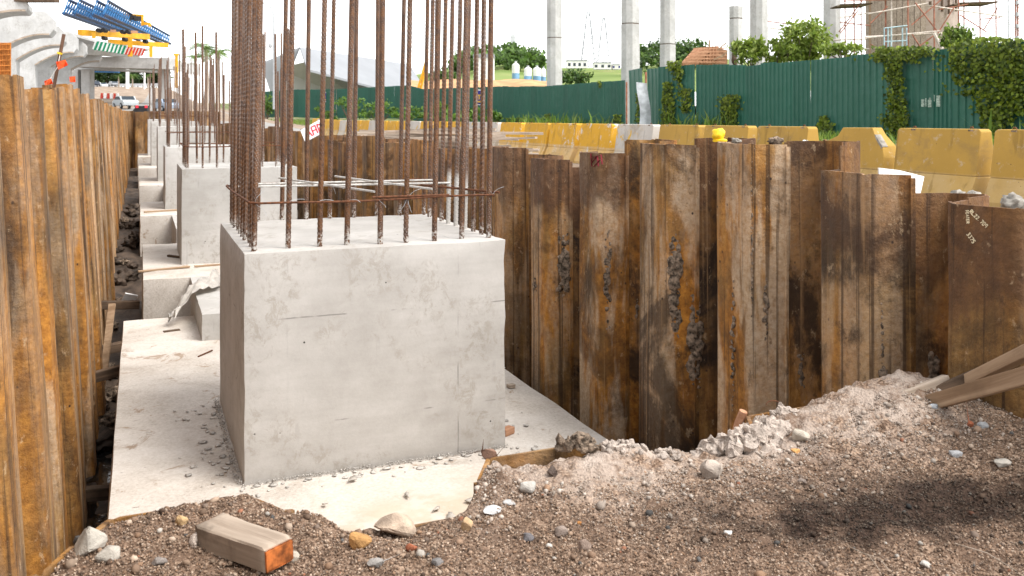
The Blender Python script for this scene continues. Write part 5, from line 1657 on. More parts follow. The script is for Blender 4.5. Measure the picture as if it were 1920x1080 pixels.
o = mb.build('white_mound_cap', M['white'], sm=50); tag(o, 'small white cone poking over the sheet pile tops', 'cone')
for k, (px, py, s) in enumerate(((1454, 265, 0.075), (1512, 268, 0.04), (1380, 264, 0.05), (1830, 372, 0.16), (1795, 366, 0.12), (1900, 380, 0.2))):
    d = 5.4 if k < 3 else 8.0
    a = W(px, py, d)
    o = place(lump((0, 0, 0), (s, s, s * 0.7), 90 + k, 0.7, 3, 2.4), 'mortar_lump', M['dry_mud'] if k == 0 else M['broken'], a)
    tag(o, ['brown mortar lump on top of a sheet pile', 'small pale lump beside the white cone', 'thin pale crust on the sheet pile top near the yellow plastic piece', 'broken concrete lump at the foot of the second mustard barrier', 'pale rubble lump at the foot of the chipped barrier', 'broken pale rubble at the foot of the right-edge barrier'][k], 'clod')

# stacked planks and boards behind the far right wall
rp = random.Random(14)
for k in range(30):
    px = rp.uniform(570, 850); d = rp.uniform(14.5, 19)
    py = 246 + (k % 6) * 7 + rp.uniform(-3, 3) + max(0, (px - 640) * 0.05)
    a = W(px, py, d)
    if a.x < 4.0: a = a + Vector((4.3 - a.x, 0, 0))
    L = rp.uniform(1.5, 3.2); ang = -YAW + rp.uniform(-0.35, 0.35)
    o = place(MB().box((0, 0, 0), (L, rp.uniform(0.12, 0.3), rp.uniform(0.03, 0.06))).mesh('plank'), 'stacked_plank', M['old_timber'], (max(4.2 + L * 0.35, a.x), a.y, a.z), (rp.uniform(-.05, .05), rp.uniform(-0.06, 0.06), ang))
    tag(o, 'weathered plank in the jumbled timber heap behind the right-hand sheet piles', 'plank', 'planks in the timber heap')
pa, pb, pc, pd = W(672, 262, 15.6), W(760, 272, 15.2), W(790, 298, 13.6), W(740, 300, 13.4)
o = MB().extrude([pa, pb, pc, pd], (0, 0, 0.02)).build('plywood_board', M['timber']); tag(o, 'tan plywood board sloping out of the timber heap', 'board')
c = W(590, 240, 16.5); t = thing('warning_board', 'white board with red characters leaning on the timber heap', 'sign', tuple(c - Vector((0, 0, 0.15))), None, -YAW)
t.rotation_euler = (-0.5, -0.5, -YAW)
MB().box((0, 0, 0.12), (0.40, 0.02, 0.28)).build('panel', M['white'], t, local=True)
M['sign_red'] = flat_mat('sign_red', (0.70, 0.02, 0.04), 0.6, 0, 0.05)
mb = MB()
for a, b in (((-.14, .02), (-.08, .20)), ((-.08, .20), (-.03, .02)), ((-.12, .09), (-.05, .09)), ((.0, .02), (.0, .20)), ((.0, .20), (.08, .20)), ((.08, .20), (.08, .02)), ((.0, .11), (.08, .11)), ((.12, .02), (.12, .20)), ((.12, .20), (.17, .16))):
    mb.bar((a[0], -0.013, a[1]), (b[0], -0.013, b[1]), 0.022, 0.006, up=(0, 1, 0))
mb.build('red_characters', M['sign_red'], t, local=True)

# flags and stake on the left wall
sk = thing('wooden_stake', 'leaning brown stake with a yellow tie above the left sheet piles', 'stake', tuple(W(100, 165, 7.2)))
MB().bar(W(100, 168, 7.2), W(120, 64, 7.2), 0.030, 0.024).build('post', wood_mat('stake_wood', (0.08, 0.045, 0.03), (0.18, 0.10, 0.065), 0.3, 'Z'), sk)
MB().bar(W(111.5, 101.5, 7.18), W(112.6, 98.5, 7.18), 0.034, 0.028).build('tie', M['cap'], sk)
MB().tube([W(113, 100, 7.17), W(108, 125, 7.16), W(96, 145, 7.15), W(88, 158, 7.1)], 0.003, 5).build('string', M['cloth'], sk)
def flag(label, quad, d, name='orange_flag'):
    vs, fs = [], []
    n = 6; a, b, c_, e = quad
    for i in range(n + 1):
        for j in range(n + 1):
            u, v = i / n, j / n
            px = (a[0] * (1 - u) + b[0] * u) * (1 - v) + (e[0] * (1 - u) + c_[0] * u) * v
            py = (a[1] * (1 - u) + b[1] * u) * (1 - v) + (e[1] * (1 - u) + c_[1] * u) * v
            vs.append(W(px, py, d + 0.03 * math.sin(u * 7 + v * 3)))
    for i in range(n):
        for j in range(n):
            k = i * (n + 1) + j
            fs.append((k, k + 1, k + n + 2, k + n + 1))
    bk = len(vs); vs += [p + Vector((0.002, 0.004, 0)) for p in vs]; fs += [tuple(bk + i for i in reversed(f)) for f in fs]
    o = MB().add(vs, fs).build(name, M['orange'], sm=60); tag(o, label, 'flag'); return o
flag('orange flag tied to the leaning stake', ((105, 116), (122, 112), (127, 122), (109, 131)), 7.1)
flag('second orange flag hanging low on the string over the left sheet piles', ((83, 152), (95, 147), (99, 157), (84, 160)), 7.0)
flag('orange mesh panel standing beyond the left sheet piles', ((130, 144), (141, 143), (141, 154), (131, 154)), 14)

# ------------------------------------------------------------------ beyond the hoarding: bridge columns
def column(label, px0, px1, d, topy, joints=(), shape='oct', mat='pale_concrete', below=260):
    a, b = W(px0, below, d), W(px1, below, d)
    w = (px1 - px0) / FPX * d
    c = (a + b) / 2
    zt = W(px0, topy, d).z
    t = thing('bridge_column', label, 'column', (c.x, c.y, terr(c.x, c.y)), None, 0.25)
    z0 = terr(c.x, c.y) - 0.2
    mb = MB()
    ch = w * 0.22; hw = w * 0.46; hd = w * 0.40
    poly = [(-hw + ch, -hd), (hw - ch, -hd), (hw, -hd + ch), (hw, hd - ch), (hw - ch, hd), (-hw + ch, hd), (-hw, hd - ch), (-hw, -hd + ch)]
    hh = zt - z0
    zs = [0] + sorted((W(px0, j, d).z - z0) for j in joints) + [hh]
    for k, (u, v) in enumerate(zip(zs, zs[1:])):
        sc = 1.0 - 0.012 * k
        MB().extrude([(x * sc, y * sc, u + (0.06 if k else 0) - (z0 * 0 + 0.2)) for x, y in poly], (0, 0, v - u - (0.06 if k else 0))).build('lift', M[mat], t, local=True, bevel=0.02)
        if k:
            MB().extrude([(x * 0.95, y * 0.95, u - 0.2) for x, y in poly], (0, 0, 0.06)).build('joint', M['dark_timber'], t, local=True)
    return t
column('slender pale bridge column with one joint, leftmost behind the hoarding', 1024, 1055, 70, -120, (72,))
column('pale bridge column with a grey smudge above its joint, second from the left', 1163, 1201, 58, -120, (46,))
column('pale bridge column left of the timber formwork, third from the left', 1236, 1268, 66, -120, (84,))
column('short square column ending below the picture top', 1366, 1394, 60, 12, (36,))
column('pale column right beside the short square one', 1405, 1441, 52, -120, ())
column('pale column at the left side of the scaffold', 1543, 1577, 46, -120, ())

# round pier in timber formwork, wrapped in scaffold
PD = 40.0
pc = W(1712, 110, PD + 1.9)
gz_p = terr(pc.x, pc.y)
RP = thing('round_pier', 'thick round pier half clad in timber formwork behind the hoarding', 'pier', (pc.x, pc.y, gz_p))
rad = 80 / FPX * (PD + 1.9)
topz = W(1700, -60, PD).z
MB().lathe((0, 0, -0.2), [(rad * 0.97, 0), (rad * 0.97, topz - gz_p)], 28).build('shaft', concrete_mat('pinkish_pier_concrete', (0.34, 0.27, 0.22), (0.50, 0.42, 0.37), 0.6, grain=(3, 3, 0.4)), RP, sm=40, local=True)
view = math.atan2(-pc.y, -pc.x)
rb = random.Random(8)
for k in range(15):
    a = view - 1.45 + 0.118 * k          # boards on the left half as seen
    r1 = rad + 0.05
    x, y = r1 * math.cos(a), r1 * math.sin(a)
    h = topz - gz_p - 1.0
    o = place(MB().box((0, 0, h / 2), (0.05, rad * 0.112, h)).mesh('board'), 'form_board', M['old_timber'] if rb.random() < 0.7 else M['timber'], (x, y, W(1700, 100 + rb.uniform(-6, 4), PD).z - gz_p - 0.4), (0, 0, a), RP)
for k, (a, z0, z1) in enumerate(((0.35, 10, 3), (0.62, 22, -40), (0.80, 26, -40), (1.05, 20, -40))):
    aa = view + a; r1 = rad + 0.04
    h = (z0 - z1) / FPX * PD
    place(MB().box((0, 0, h / 2), (0.06, 0.09, h)).mesh('board'), 'form_board', M['dark_timber'], (r1 * math.cos(aa), r1 * math.sin(aa), W(1700, z0, PD).z - gz_p), (0, 0, aa), RP)
SCF = thing('scaffold', 'rusty tube scaffold with working platforms around the round pier', 'scaffold', (pc.x, pc.y, gz_p))
def pole(a, b, r=0.028, m='scaffold', nm='scaffold_tube'):
    return MB().tube([a, b], r, 6).build(nm, M[m], SCF, sm=60)
rs = random.Random(3)
for px, d, m in ((1585, 40, 'scaffold'), (1602, 38.5, 'scaffold'), (1615, 42, 'scaffold'), (1661, 37.5, 'scaffold'), (1672, 37.2, 'scaffold_light'), (1703, 37.0, 'scaffold'), (1752, 37.2, 'scaffold'), (1798, 38, 'scaffold'), (1808, 39, 'scaffold'), (1838, 40, 'scaffold'), (1868, 41, 'scaffold')):
    pole(W(px, 135, d), W(px - 1, -60, d), 0.030, m)
for (x0, y0, x1, y1, d, m) in ((1575, 33, 1632, 24, 38.4, 'scaffold_light'), (1628, 26, 1740, 6, 37.0, 'scaffold_light'), (1738, 10, 1880, 31, 37.3, 'scaffold_light'), (1575, 42, 1632, 48, 40, 'scaffold'), (1622, 71, 1762, 58, 36.8, 'scaffold_light'),
                               (1618, 69, 1772, 62, 36.9, 'scaffold_light'), (1573, 60, 1618, 0, 38.5, 'scaffold'), (1576, 62, 1610, 18, 38.3, 'scaffold'), (1632, 44, 1664, 12, 37, 'scaffold'), (1709, 47, 1764, 0, 36.9, 'scaffold'), (1716, 5, 1760, 62, 36.8, 'scaffold'),
                               (1760, 60, 1790, 12, 37, 'scaffold'), (1800, 28, 1850, 60, 38, 'scaffold'), (1838, 36, 1875, 33, 39, 'scaffold'), (1845, 55, 1870, 15, 40, 'scaffold'), (1632, 83, 1655, 95, 38, 'scaffold'), (1710, 64, 1728, 92, 36.8, 'scaffold'), (1722, 88, 1752, 66, 36.8, 'scaffold'),
                               (1580, 2, 1760, -4, 37, 'scaffold'), (1760, 18, 1815, 8, 38, 'scaffold'), (1440, 40, 1486, 46, 40, 'scaffold'), (1441, 52, 1470, 56, 40, 'scaffold_light'), (1540, 76, 1625, 73, 39, 'scaffold_light'), (1545, 90, 1630, 92, 39, 'scaffold_light')):
    pole(W(x0, y0, d), W(x1, y1, d), 0.026 if 'light' not in m else 0.032, m)
pole(W(1751, 62, 36.5), W(1767, 92, 36.3), 0.06, 'scaffold_light', 'leaning_plank')
for x in (1658, 1665, 1671, 1692, 1700):
    pole(W(x, 92, 36.5), W(x, 52, 36.5), 0.030, 'scaffold_blue', 'frame_tube')
pole(W(1658, 53, 36.5), W(1701, 48, 36.5), 0.030, 'scaffold_blue', 'frame_tube')
pole(W(1658, 78, 36.5), W(1701, 76, 36.5), 0.024, 'scaffold_blue', 'frame_tube')
for (x0, x1, y, dep, d) in ((1576, 1634, 9, 1.4, 38.5), (1798, 1870, 6, 1.4, 38.5), (1650, 1760, -6, 1.2, 37.2)):
    a, b = W(x0, y, d), W(x1, y - 2, d)
    n = Vector((SY, CY, 0))
    for k in range(5):
        MB().bar(a + n * (dep * k / 5), b + n * (dep * k / 5), 0.24, 0.05).build('platform_plank', M['dark_timber'] if k != 1 else M['old_timber'], SCF)
# lattice mast at the far right
LM = thing('lattice_mast', 'thin red-grey lattice mast at the right edge above the creeper', 'mast', tuple(W(1905, 135, 48)))
for x in (1891, 1905, 1909, 1925):
    MB().tube([W(x, 130, 48), W(x - 1, -40, 48)], 0.045, 5).build('mast_leg', M['scaffold'] if x in (1905, 1909) else M['steel'], LM)
for k in range(7):
    y = 110 - 22 * k
    MB().tube([W(1891, y, 48), W(1907, y - 11, 48), W(1891, y - 22, 48)], 0.03, 4).build('mast_brace', M['steel'], LM)
    MB().tube([W(1925, y, 48), W(1907, y - 11, 48), W(1925, y - 22, 48)], 0.03, 4).build('mast_brace', M['steel'], LM)
    MB().lathe(W(1907, y - 14, 48) , [(0.10, 0), (0.10, 0.18)], 8).build('mast_coupler', M['steel'], LM)

# timber formwork of a crosshead, under the third column
FW = thing('timber_formwork', 'reddish timber formwork crib rising behind the hoarding', 'formwork', tuple(W(1335, 125, 52)))
def fbar(p, q, w, h, d0=52, d1=None, mat='red_timber', nm='form_timber'):
    MB().bar(W(p[0], p[1], d0), W(q[0], q[1], d1 or d0), w, h).build(nm, M[mat], FW)
for k in range(9):   # sloping boards of the left side
    x = 1279 + 3.2 * k
    fbar((x, 121), (x + 24, 95 - 0.4 * k), 0.10, 0.20, 51.5 + 0.1 * k, 52.4)
for k in range(8):
    x = 1304 + 5.6 * k
    fbar((x, 119), (x + 1, 90 - 0.5 * k), 0.10, 0.22, 52.5)
MB().extrude([W(1283, 120, 53), W(1304, 93, 53), W(1347, 90, 53), W(1364, 94, 53), W(1364, 122, 53)], (0.3, 0.8, 0)).build('form_panel', M['red_timber'], FW)
for y in (92, 98, 104, 110, 116):
    fbar((1300 - (y - 92) * 0.8, y), (1362, y - 2 + 0.1 * (y - 92)), 0.07, 0.07, 51.2, 52.2)
for p, q in (((1345, 94), (1362, 80)), ((1330, 88), (1331, 75)), ((1352, 108), (1364, 96)), ((1338, 112), (1362, 100))):
    fbar(p, q, 0.07, 0.07, 51.6, mat='timber')
for px, nm, lab in ((1376, 'wrapped_cloth', 'grey cloth hanging on the short square column'),):
    o = place(lump((0, 0, 0), (0.32, 0.2, 1.0), 5, 0.4, 3, 2), nm, M['dark_timber'], W(1377, 107, 50)); tag(o, lab, 'cloth')

# ------------------------------------------------------------------ hill, wood, silos, buildings
def hill_z(px):
    pts = [(700, 150), (800, 138), (860, 125), (900, 112), (940, 103), (1000, 112), (1060, 128), (1180, 128), (1240, 118), (1330, 108), (1480, 128), (1700, 140), (2100, 140)]
    for (a, ya), (b, yb) in zip(pts, pts[1:]):
        if a <= px <= b:
            t = (px - a) / (b - a); t = t * t * (3 - 2 * t); return ya + (yb - ya) * t
    return 150
mb = MB(); cols_n = 90; rows = 14
for i in range(cols_n + 1):
    px = 640 + 1500 * i / cols_n
    for j in range(rows + 1):
        t = j / rows
        d = 150 + 330 * t
        ytop = hill_z(px); ybase = 172
        py = ybase + (ytop - ybase) * (t ** 0.85)
        p = W(px, py, d); p.z += 0.5 * fbm(p.x * 0.03, p.y * 0.03)
        mb.v.append(tuple(p))
for i in range(cols_n):
    for j in range(rows):
        a = i * (rows + 1) + j
        mb.f.append((a, a + rows + 1, a + rows + 2, a + 1))
o = mb.build('hill', M['hill'], sm=60); tag(o, 'green grassy hill rising beyond the hoarding', 'hill', kind='structure')
def hill_pt(px, f, lift=0):
    d = 150 + 330 * f; py = 172 + (hill_z(px) - 172) * f ** 0.85
    return W(px, py, d)
DK = [(0.040, 0.085, 0.018), (0.065, 0.12, 0.026), (0.095, 0.155, 0.035), (0.03, 0.06, 0.015)]
def wood(name, label, spots, n, size, seed, pal=DK):
    rng = np.random.default_rng(seed)
    C = []; S = []
    for (px, f, w, h) in spots:
        b = hill_pt(px, f)
        k = 12
        P = rng.normal(size=(k, 3)); P /= np.linalg.norm(P, axis=1)[:, None]; P *= rng.random((k, 1)) ** 0.4
        P = P * np.array((w / 2, w / 2, h / 2)) * 0.85 + np.array(b) + np.array((0, 0, h * 0.5))
        i = rng.integers(k, size=n)
        C.append(P[i] + rng.normal(size=(n, 3)) * w * 0.085)
    C = np.vstack(C); m = len(C)
    Nn = rng.normal(size=(m, 3)) * 0.6 + np.array((-0.3, -0.5, 0.7))
    cols = np.array(pal)[rng.integers(len(pal), size=m)] * rng.uniform(0.6, 1.4, (m, 1))
    V, F, cc = leaves(C, Nn, rng.uniform(0.6, 1.4, m) * size, rng, 0.7, 0.2, cols)
    o = np_obj(name, V, F, M['leaf'], col=cc); return tag(o, label, 'wood', kind='stuff')
rw = random.Random(9)
sp = [(rw.uniform(860, 1030), rw.uniform(0.55, 0.95), rw.uniform(7, 13), rw.uniform(6, 10)) for _ in range(34)]
wood('hillside_wood', 'dense green wood on the hillside left of the first column', sp, 200, 1.5, 71, [(0.075, 0.14, 0.028), (0.11, 0.19, 0.04), (0.05, 0.095, 0.02)])
sp = [(rw.uniform(1195, 1315), rw.uniform(0.6, 0.95), rw.uniform(8, 15), rw.uniform(9, 15)) for _ in range(20)]
wood('hillside_wood', 'darker wood on the hill between the columns', sp, 220, 1.5, 72)
sp = [(px, 0.25, 6, 4) for px in (1058, 1066, 1085, 1095, 1420, 830, 842, 815)]
wood('hillside_wood', 'scattered bushes low on the grassy hill', sp, 160, 0.9, 73)
# tree line behind the road on the far left and tall trees by the hall
def far_tree(label, px, base_y, d, wpx, hpx, n, seed, pal=DK):
    base = W(px, base_y, d); w, h = wpx / FPX * d, hpx / FPX * d
    rng = np.random.default_rng(seed)
    t = thing('broadleaf_tree', label, 'tree', tuple(base))
    k = 16
    P = rng.normal(size=(k, 3)); P /= np.linalg.norm(P, axis=1)[:, None]; P *= rng.random((k, 1)) ** 0.4
    P = P * np.array((w / 2, w / 2, h * 0.42)) * 0.85 + np.array(base) + np.array((0, 0, h * 0.58))
    C = P[rng.integers(k, size=n)] + rng.normal(size=(n, 3)) * w * 0.08
    Nn = rng.normal(size=(n, 3)) * 0.6 + np.array((-0.3, -0.5, 0.7))
    cols = np.array(pal)[rng.integers(len(pal), size=n)] * rng.uniform(0.6, 1.4, (n, 1))
    V, F, cc = leaves(C, Nn, rng.uniform(0.6, 1.4, n) * w * 0.13, rng, 0.7, 0.2, cols)
    o = np_obj('crown', V, F, M['leaf'], t, cc); o['kind'] = 'stuff'
    mb = MB().tube([base, base + Vector((0, 0, h * 0.35)), base + Vector((0.02 * w, 0, h * 0.6))], [w * 0.035, w * 0.028, w * 0.012], 6)
    for j in range(5): mb.tube([base + Vector((0, 0, h * 0.35)), Vector(P[j])], [w * 0.018, w * 0.006], 5)
    mb.build('trunk', M['bark'], t)
    return t
for k, px in enumerate(range(166, 312, 17)):
    far_tree(['dark tree behind the road under the portal beam, first from the left', 'dark tree second from the left under the portal beam', 'dark tree third from the left under the portal beam', 'dark tree fourth from the left under the portal beam', 'dark tree in the middle under the portal beam', 'dark tree right of the middle under the portal beam', 'dark tree fourth from the right under the portal beam', 'dark tree near the right portal column', 'dark tree at the right portal column'][k], px, 168, 300, 40, 44, 900, 100 + k, [(0.02, 0.045, 0.014), (0.035, 0.065, 0.018), (0.05, 0.085, 0.025)])

def silo(label, px, topy, wpx, d, boty=175):
    a = W(px, boty, d); h = (boty - topy) / FPX * d; r = wpx / 2 / FPX * d
    t = thing('silo', label, 'silo', tuple(a))
    MB().lathe((0, 0, 0), [(r, 0), (r, h * 0.66)], 16).build('lower_shell', flat_mat('silo_blue', (0.16, 0.30, 0.46), 0.6, 0, 0.2, 0.5), t, sm=40, local=True)
    MB().lathe((0, 0, h * 0.66), [(r * 0.998, 0.0), (r * 0.998, h * 0.27), (r * 0.5, h * 0.33), (r * 0.18, h * 0.34)], 16).build('upper_shell', M['wall_white'], t, sm=40, local=True)
    MB().box((0, 0, h * 1.03), (r * 0.5, r * 0.5, h * 0.06)).build('filter_box', M['steel'], t, local=True)
    return t
silo('tall white and blue silo, leftmost of the silo group', 967, 118, 14, 190)
silo('white and blue silo second from the left in the group', 990, 126, 15, 190)
silo('white and blue silo third from the left in the group', 1007, 126, 15, 190)
silo('white and blue silo half behind the first column', 1019, 128, 9, 192)
def small_building(label, px0, px1, py0, py1, d, roof=None, nm='hill_building', win=3, blue=False):
    a, b = W(px0, py1, d), W(px1, py1, d)
    w = (px1 - px0) / FPX * d; h = (py1 - py0) / FPX * d
    t = thing(nm, label, 'building', tuple((a + b) / 2), None, -YAW)
    MB().box((0, 3, h / 2), (w, 6, h)).build('wall', M['wall_white'], t, local=True)
    MB().box((0, 3, h * 1.06), (w * 1.04, 6.4, h * 0.12)).build('roof', M['roof_grey'], t, local=True)
    for k in range(win):
        x = -w * 0.38 + w * 0.76 * k / max(1, win - 1)
        f = MB().box((x, -0.02, h * 0.5), (w * 0.5 / win, 0.06, h * 0.42)).build('window', M['sign_blue'] if blue else M['glass'], t, local=True)
    return t
small_building('white frame building on the hilltop, left one', 1063, 1101, 114, 128, 430, win=4)
small_building('white and grey plant building on the hilltop, right one', 1114, 1146, 118, 130, 420, win=3)
small_building('small pale blue shed on the hilltop beside the second column', 1149, 1163, 121, 130, 420, win=2, blue=True)
small_building('white block half hidden behind the right pier bars', 888, 926, 108, 165, 160, win=0)

def pylon(label, px, topy, boty, d, arms):
    t = thing('power_pylon', label, 'pylon', tuple(W(px, boty, d)))
    h = (boty - topy) / FPX * d; b = h * 0.14
    mb = MB()
    def at(z, sx, sy):
        k = b * (1 - z / h * 0.92) if z < h * 0.55 else b * 0.49 * (1 - (z / h - 0.55) / 0.45 * 0.75)
        return Vector((sx * k, sy * k, z))
    n = 12
    for sx in (-1, 1):
        for sy in (-1, 1):
            mb.tube([at(h * k / n, sx, sy) for k in range(n + 1)], 0.22, 4)
    for k in range(n):
        z0, z1 = h * k / n, h * (k + 1) / n
        for sy in (-1, 1):
            mb.tube([at(z0, -1, sy), at(z1, 1, sy)], 0.13, 3); mb.tube([at(z0, 1, sy), at(z1, -1, sy)], 0.13, 3)
    mb.build('tower', M['pylon'], t, local=True)
    for f, L in arms:
        m2 = MB()
        for s in (-1, 1):
            m2.tube([(0, 0, h * f + 0.8), (s * L, 0, h * f)], 0.10, 4); m2.tube([(0, 0, h * f - 0.8), (s * L, 0, h * f)], 0.10, 4)
        m2.build('cross_arm', M['pylon'], t, local=True)
    t.rotation_euler = (0, 0, -YAW)
    return t
pylon('tall faint white power pylon between the first two columns', 1103, 22, 140, 560, ((0.62, 7), (0.78, 5.5), (0.92, 4.5)))
pylon('smaller faint power pylon right of the tall one', 1132, 32, 128, 640, ((0.68, 4), (0.82, 3.4), (0.95, 3)))
ma = thing('antenna_mast', 'thin red and white mast on the wooded hill', 'mast', tuple(W(961, 105, 420)))
MB().tube([W(961, 110, 420), W(961, 66, 420)], 0.5, 5).build('mast_pole', M['pylon'], ma)
for y in (68, 74, 80): MB().box(W(962, y, 419), (2.0, 0.6, 1.6)).build('panel_antenna', M['steel'], ma)

# orange earth bank behind the hoarding
mb = MB(); 
for i in range(31):
    px = 770 + 270 * i / 30
    for k, (y, d) in enumerate(((176, 105), (152 + 3 * math.sin(i * 0.7), 118), (150 + 2 * math.sin(i * 0.5), 130), (170, 145))):
        mb.v.append(tuple(W(px, y, d)))
for i in range(30):
    for k in range(3):
        a = i * 4 + k; mb.f.append((a, a + 4, a + 5, a + 1))
o = mb.build('earth_bank', flat_mat('orange_earth', (0.46, 0.25, 0.12), 0.95, 0, 0.25, 0.4, 0.4), sm=60); tag(o, 'orange earth bank behind the far hoarding', 'earth bank', kind='structure')

# yellow crane jib behind the bars
cj = thing('crane_jib', 'yellow lattice crane jib rising behind the hoarding', 'crane', tuple(W(782, 165, 110)))
for o1, o2 in ((0, 0), (5, 2)):
    MB().tube([W(784 + o1, 165 + o2, 110), W(800 + o1 * 0.5, 108 + o2, 110)], 0.13, 5).build('jib_chord', M['gantry_yellow'], cj)
mb = MB()
for k in range(7):
    t0 = k / 7; t1 = (k + 1) / 7
    mb.tube([W(784 + 16 * t0, 165 - 57 * t0, 110), W(789 + 13.5 * t1, 167 - 57 * t1, 110)], 0.09, 4)
mb.build('jib_brace', M['gantry_yellow'], cj)

# white hall with a big grey roof
HD = 125.0
hb = W(640, 178, HD)
HL = thing('white_hall', 'white hall with a broad folded grey metal roof behind the pier bars', 'building', tuple(hb))
ap = W(562, 88, HD); rt = W(769, 121, HD + 24); cl = W(576, 129, HD - 7); vv = cl - ap
back = Vector((SY, CY, 0)) * 14
MB().extrude([ap, rt, rt + vv * 1.5, ap + (rt - ap) * 0.55 + vv * 1.5, cl], Vector((0, 0, -0.3))).build('roof', M['roof_grey'], HL)
MB().extrude([ap, W(490, 118, HD - 3), W(517, 200, HD - 1)], Vector((0, 0, -0.3))).build('gable_roof', M['roof_grey'], HL)
MB().extrude([W(519, 128, HD + 3), W(572, 116, HD + 3), W(700, 164, HD + 14), W(700, 205, HD + 14), W(519, 205, HD + 3)], back).build('wall', M['wall_white'], HL)
MB().box(W(632, 150, HD - 0.5), (0.8, 0.3, 0.4)).build('wall_lamp', M['steel'], HL)
# street lamp
SLD = 70.0
sl = thing('street_lamp', 'tall curved street lamp rising behind the pier bars', 'street lamp', tuple(W(514, 205, SLD)))
pts = [W(514, 205, SLD), W(514, 60, SLD), W(513.5, 30, SLD), W(511, 18, SLD), W(505, 10, SLD), W(497, 6, SLD), W(488, 4, SLD)]
MB().tube(pts, [0.11, 0.09, 0.075, 0.07, 0.06, 0.055, 0.05], 8).build('pole', M['steel'], sl, sm=60)
MB().box(W(486, 5, SLD), (0.7, 0.25, 0.14)).build('lamp_head', M['steel'], sl)
MB().lathe(W(507, 90, SLD), [(0.05, 0), (0.16, 0.08), (0.16, 0.3), (0.05, 0.36)], 8).build('speaker_horn', M['steel'], sl, sm=40)

# ------------------------------------------------------------------ left: viaduct, portal, launching gantry
def hammerhead(label, px_end, top_y, soff_y, d, arm=4.2, thick=2.2, col_w=2.4, mat='pale_concrete'):
    e = W(px_end, soff_y, d); zt = W(px_end, top_y, d).z
    t = thing('viaduct_pier', label, 'viaduct pier', (e.x - arm, e.y, terr(e.x - arm, e.y)), 'viaduct piers on the left')
    z0 = terr(e.x - arm, e.y)
    zs = e.z - z0; zt = zt - z0
    ch = min(0.45, (zt - zs) * 0.3)
    half = [(arm - ch, zt), (arm, zt - ch), (arm, zs + ch * 0.8), (arm - ch * 0.6, zs)]
    cv = []
    for k in range(9):   # curved soffit down to the column
        u = k / 8
        x = (arm - ch * 0.6) + (col_w / 2 - (arm - ch * 0.6)) * u
        cv.append((x, zs - 1.1 * (1 - math.cos(u * math.pi / 2)) ** 1.2))
    pts = half + cv[1:] + [(col_w / 2, 0)]
    full = pts + [(-x, z) for x, z in reversed(pts)]
    MB().extrude([(x, -thick / 2, z) for x, z in full], (0, thick, 0)).build('crosshead_and_column', M[mat], t, local=True, bevel=0.03)
    # shadow-gap drip groove along the soffit edge: raised lip
    mb = MB()
    for (xa, za), (xb, zb) in zip(cv, cv[1:]):
        mb.bar((xa, -thick / 2 - 0.02, za + 0.05), (xb, -thick / 2 - 0.02, zb + 0.05), 0.06, 0.10)
    mb.build('soffit_form_strip', M['old_timber'], t, local=True)
    return t
hammerhead('nearest viaduct pier head cut off at the top left corner', 57, 4, 26, 46, 4.2)
hammerhead('viaduct pier with broad curved crosshead at the top left', 104, 26, 69, 55, 4.2)
hammerhead('viaduct pier, third crosshead from the left edge', 124, 52, 88, 64, 4.2)
hammerhead('viaduct pier, fourth crosshead, behind the leaning stake', 146, 62, 101, 76, 4.3)
hammerhead('viaduct pier, fifth crosshead, above the orange flag', 163, 78, 108, 90, 4.3)
hammerhead('viaduct pier, farthest crosshead beside the portal beam', 191, 92, 116, 112, 4.6)
o = MB().bar(W(-30, 0, 45), W(107, 0, 45), 0.5, 0.22).build('steel_beam', M['dark_timber']); tag(o, 'brown steel beam across the top left corner', 'beam')
# box girder that curves away under the gantry
mb = MB()
path = [W(126, 58, 78), W(150, 66, 86), W(180, 75, 96), W(215, 82, 112), W(245, 86, 128), W(280, 92, 150)]
sec = [(0, 0), (0, -0.25), (-0.9, -0.45), (-1.6, -1.5), (-4.2, -1.5), (-4.9, -0.45), (-5.8, -0.25), (-5.8, 0)]
for p in path:
    for x, z in sec: mb.v.append((p.x + x, p.y, p.z + z))
n = len(sec)
for k in range(len(path) - 1):
    for j in range(n):
        j2 = (j + 1) % n
        mb.f.append((k * n + j, k * n + j2, (k + 1) * n + j2, (k + 1) * n + j))
mb.f.append(tuple(range(n))); mb.f.append(tuple((len(path) - 1) * n + j for j in range(n)))
o = mb.build('box_girder', M['pale_concrete'], sm=25); tag(o, 'pale box girder deck curving below the launching gantry', 'girder')
# striped guard panels on the deck edge
def stripes(label, x0, x1, ytop0, ytop1, hgt, d0, d1, col, n, nm):
    t = thing(nm, label, 'panel', tuple(W(x0, ytop0 + hgt, d0)))
    for k in range(n):
        u = (k + 0.5) / n
        x = x0 + (x1 - x0) * u; y = ytop0 + (ytop1 - ytop0) * u; d = d0 + (d1 - d0) * u
        wst = (x1 - x0) / n * 0.55
        MB().extrude([W(x - wst / 2 + 2, y, d), W(x + wst / 2 + 2, y, d), W(x + wst / 2 - 4, y + hgt, d), W(x - wst / 2 - 4, y + hgt, d)], (0.05, 0.1, 0)).build('coloured_stripe', M[col], t)
    MB().extrude([W(x0, ytop0 + 1, d0 + 0.6), W(x1, ytop1 + 1, d1 + 0.6), W(x1 - 5, ytop1 + hgt - 1, d1 + 0.6), W(x0 - 5, ytop0 + hgt - 1, d0 + 0.6)], (0.05, 0.1, 0)).build('white_panel', M['white'], t)
    return t
M['stripe_green'] = flat_mat('stripe_green', (0.01, 0.20, 0.10), 0.7); M['stripe_red'] = flat_mat('stripe_red', (0.50, 0.05, 0.03), 0.7)
stripes('green and white striped guard panel on the viaduct deck', 178, 236, 77, 86, 16, 92, 108, 'stripe_green', 8, 'striped_panel')
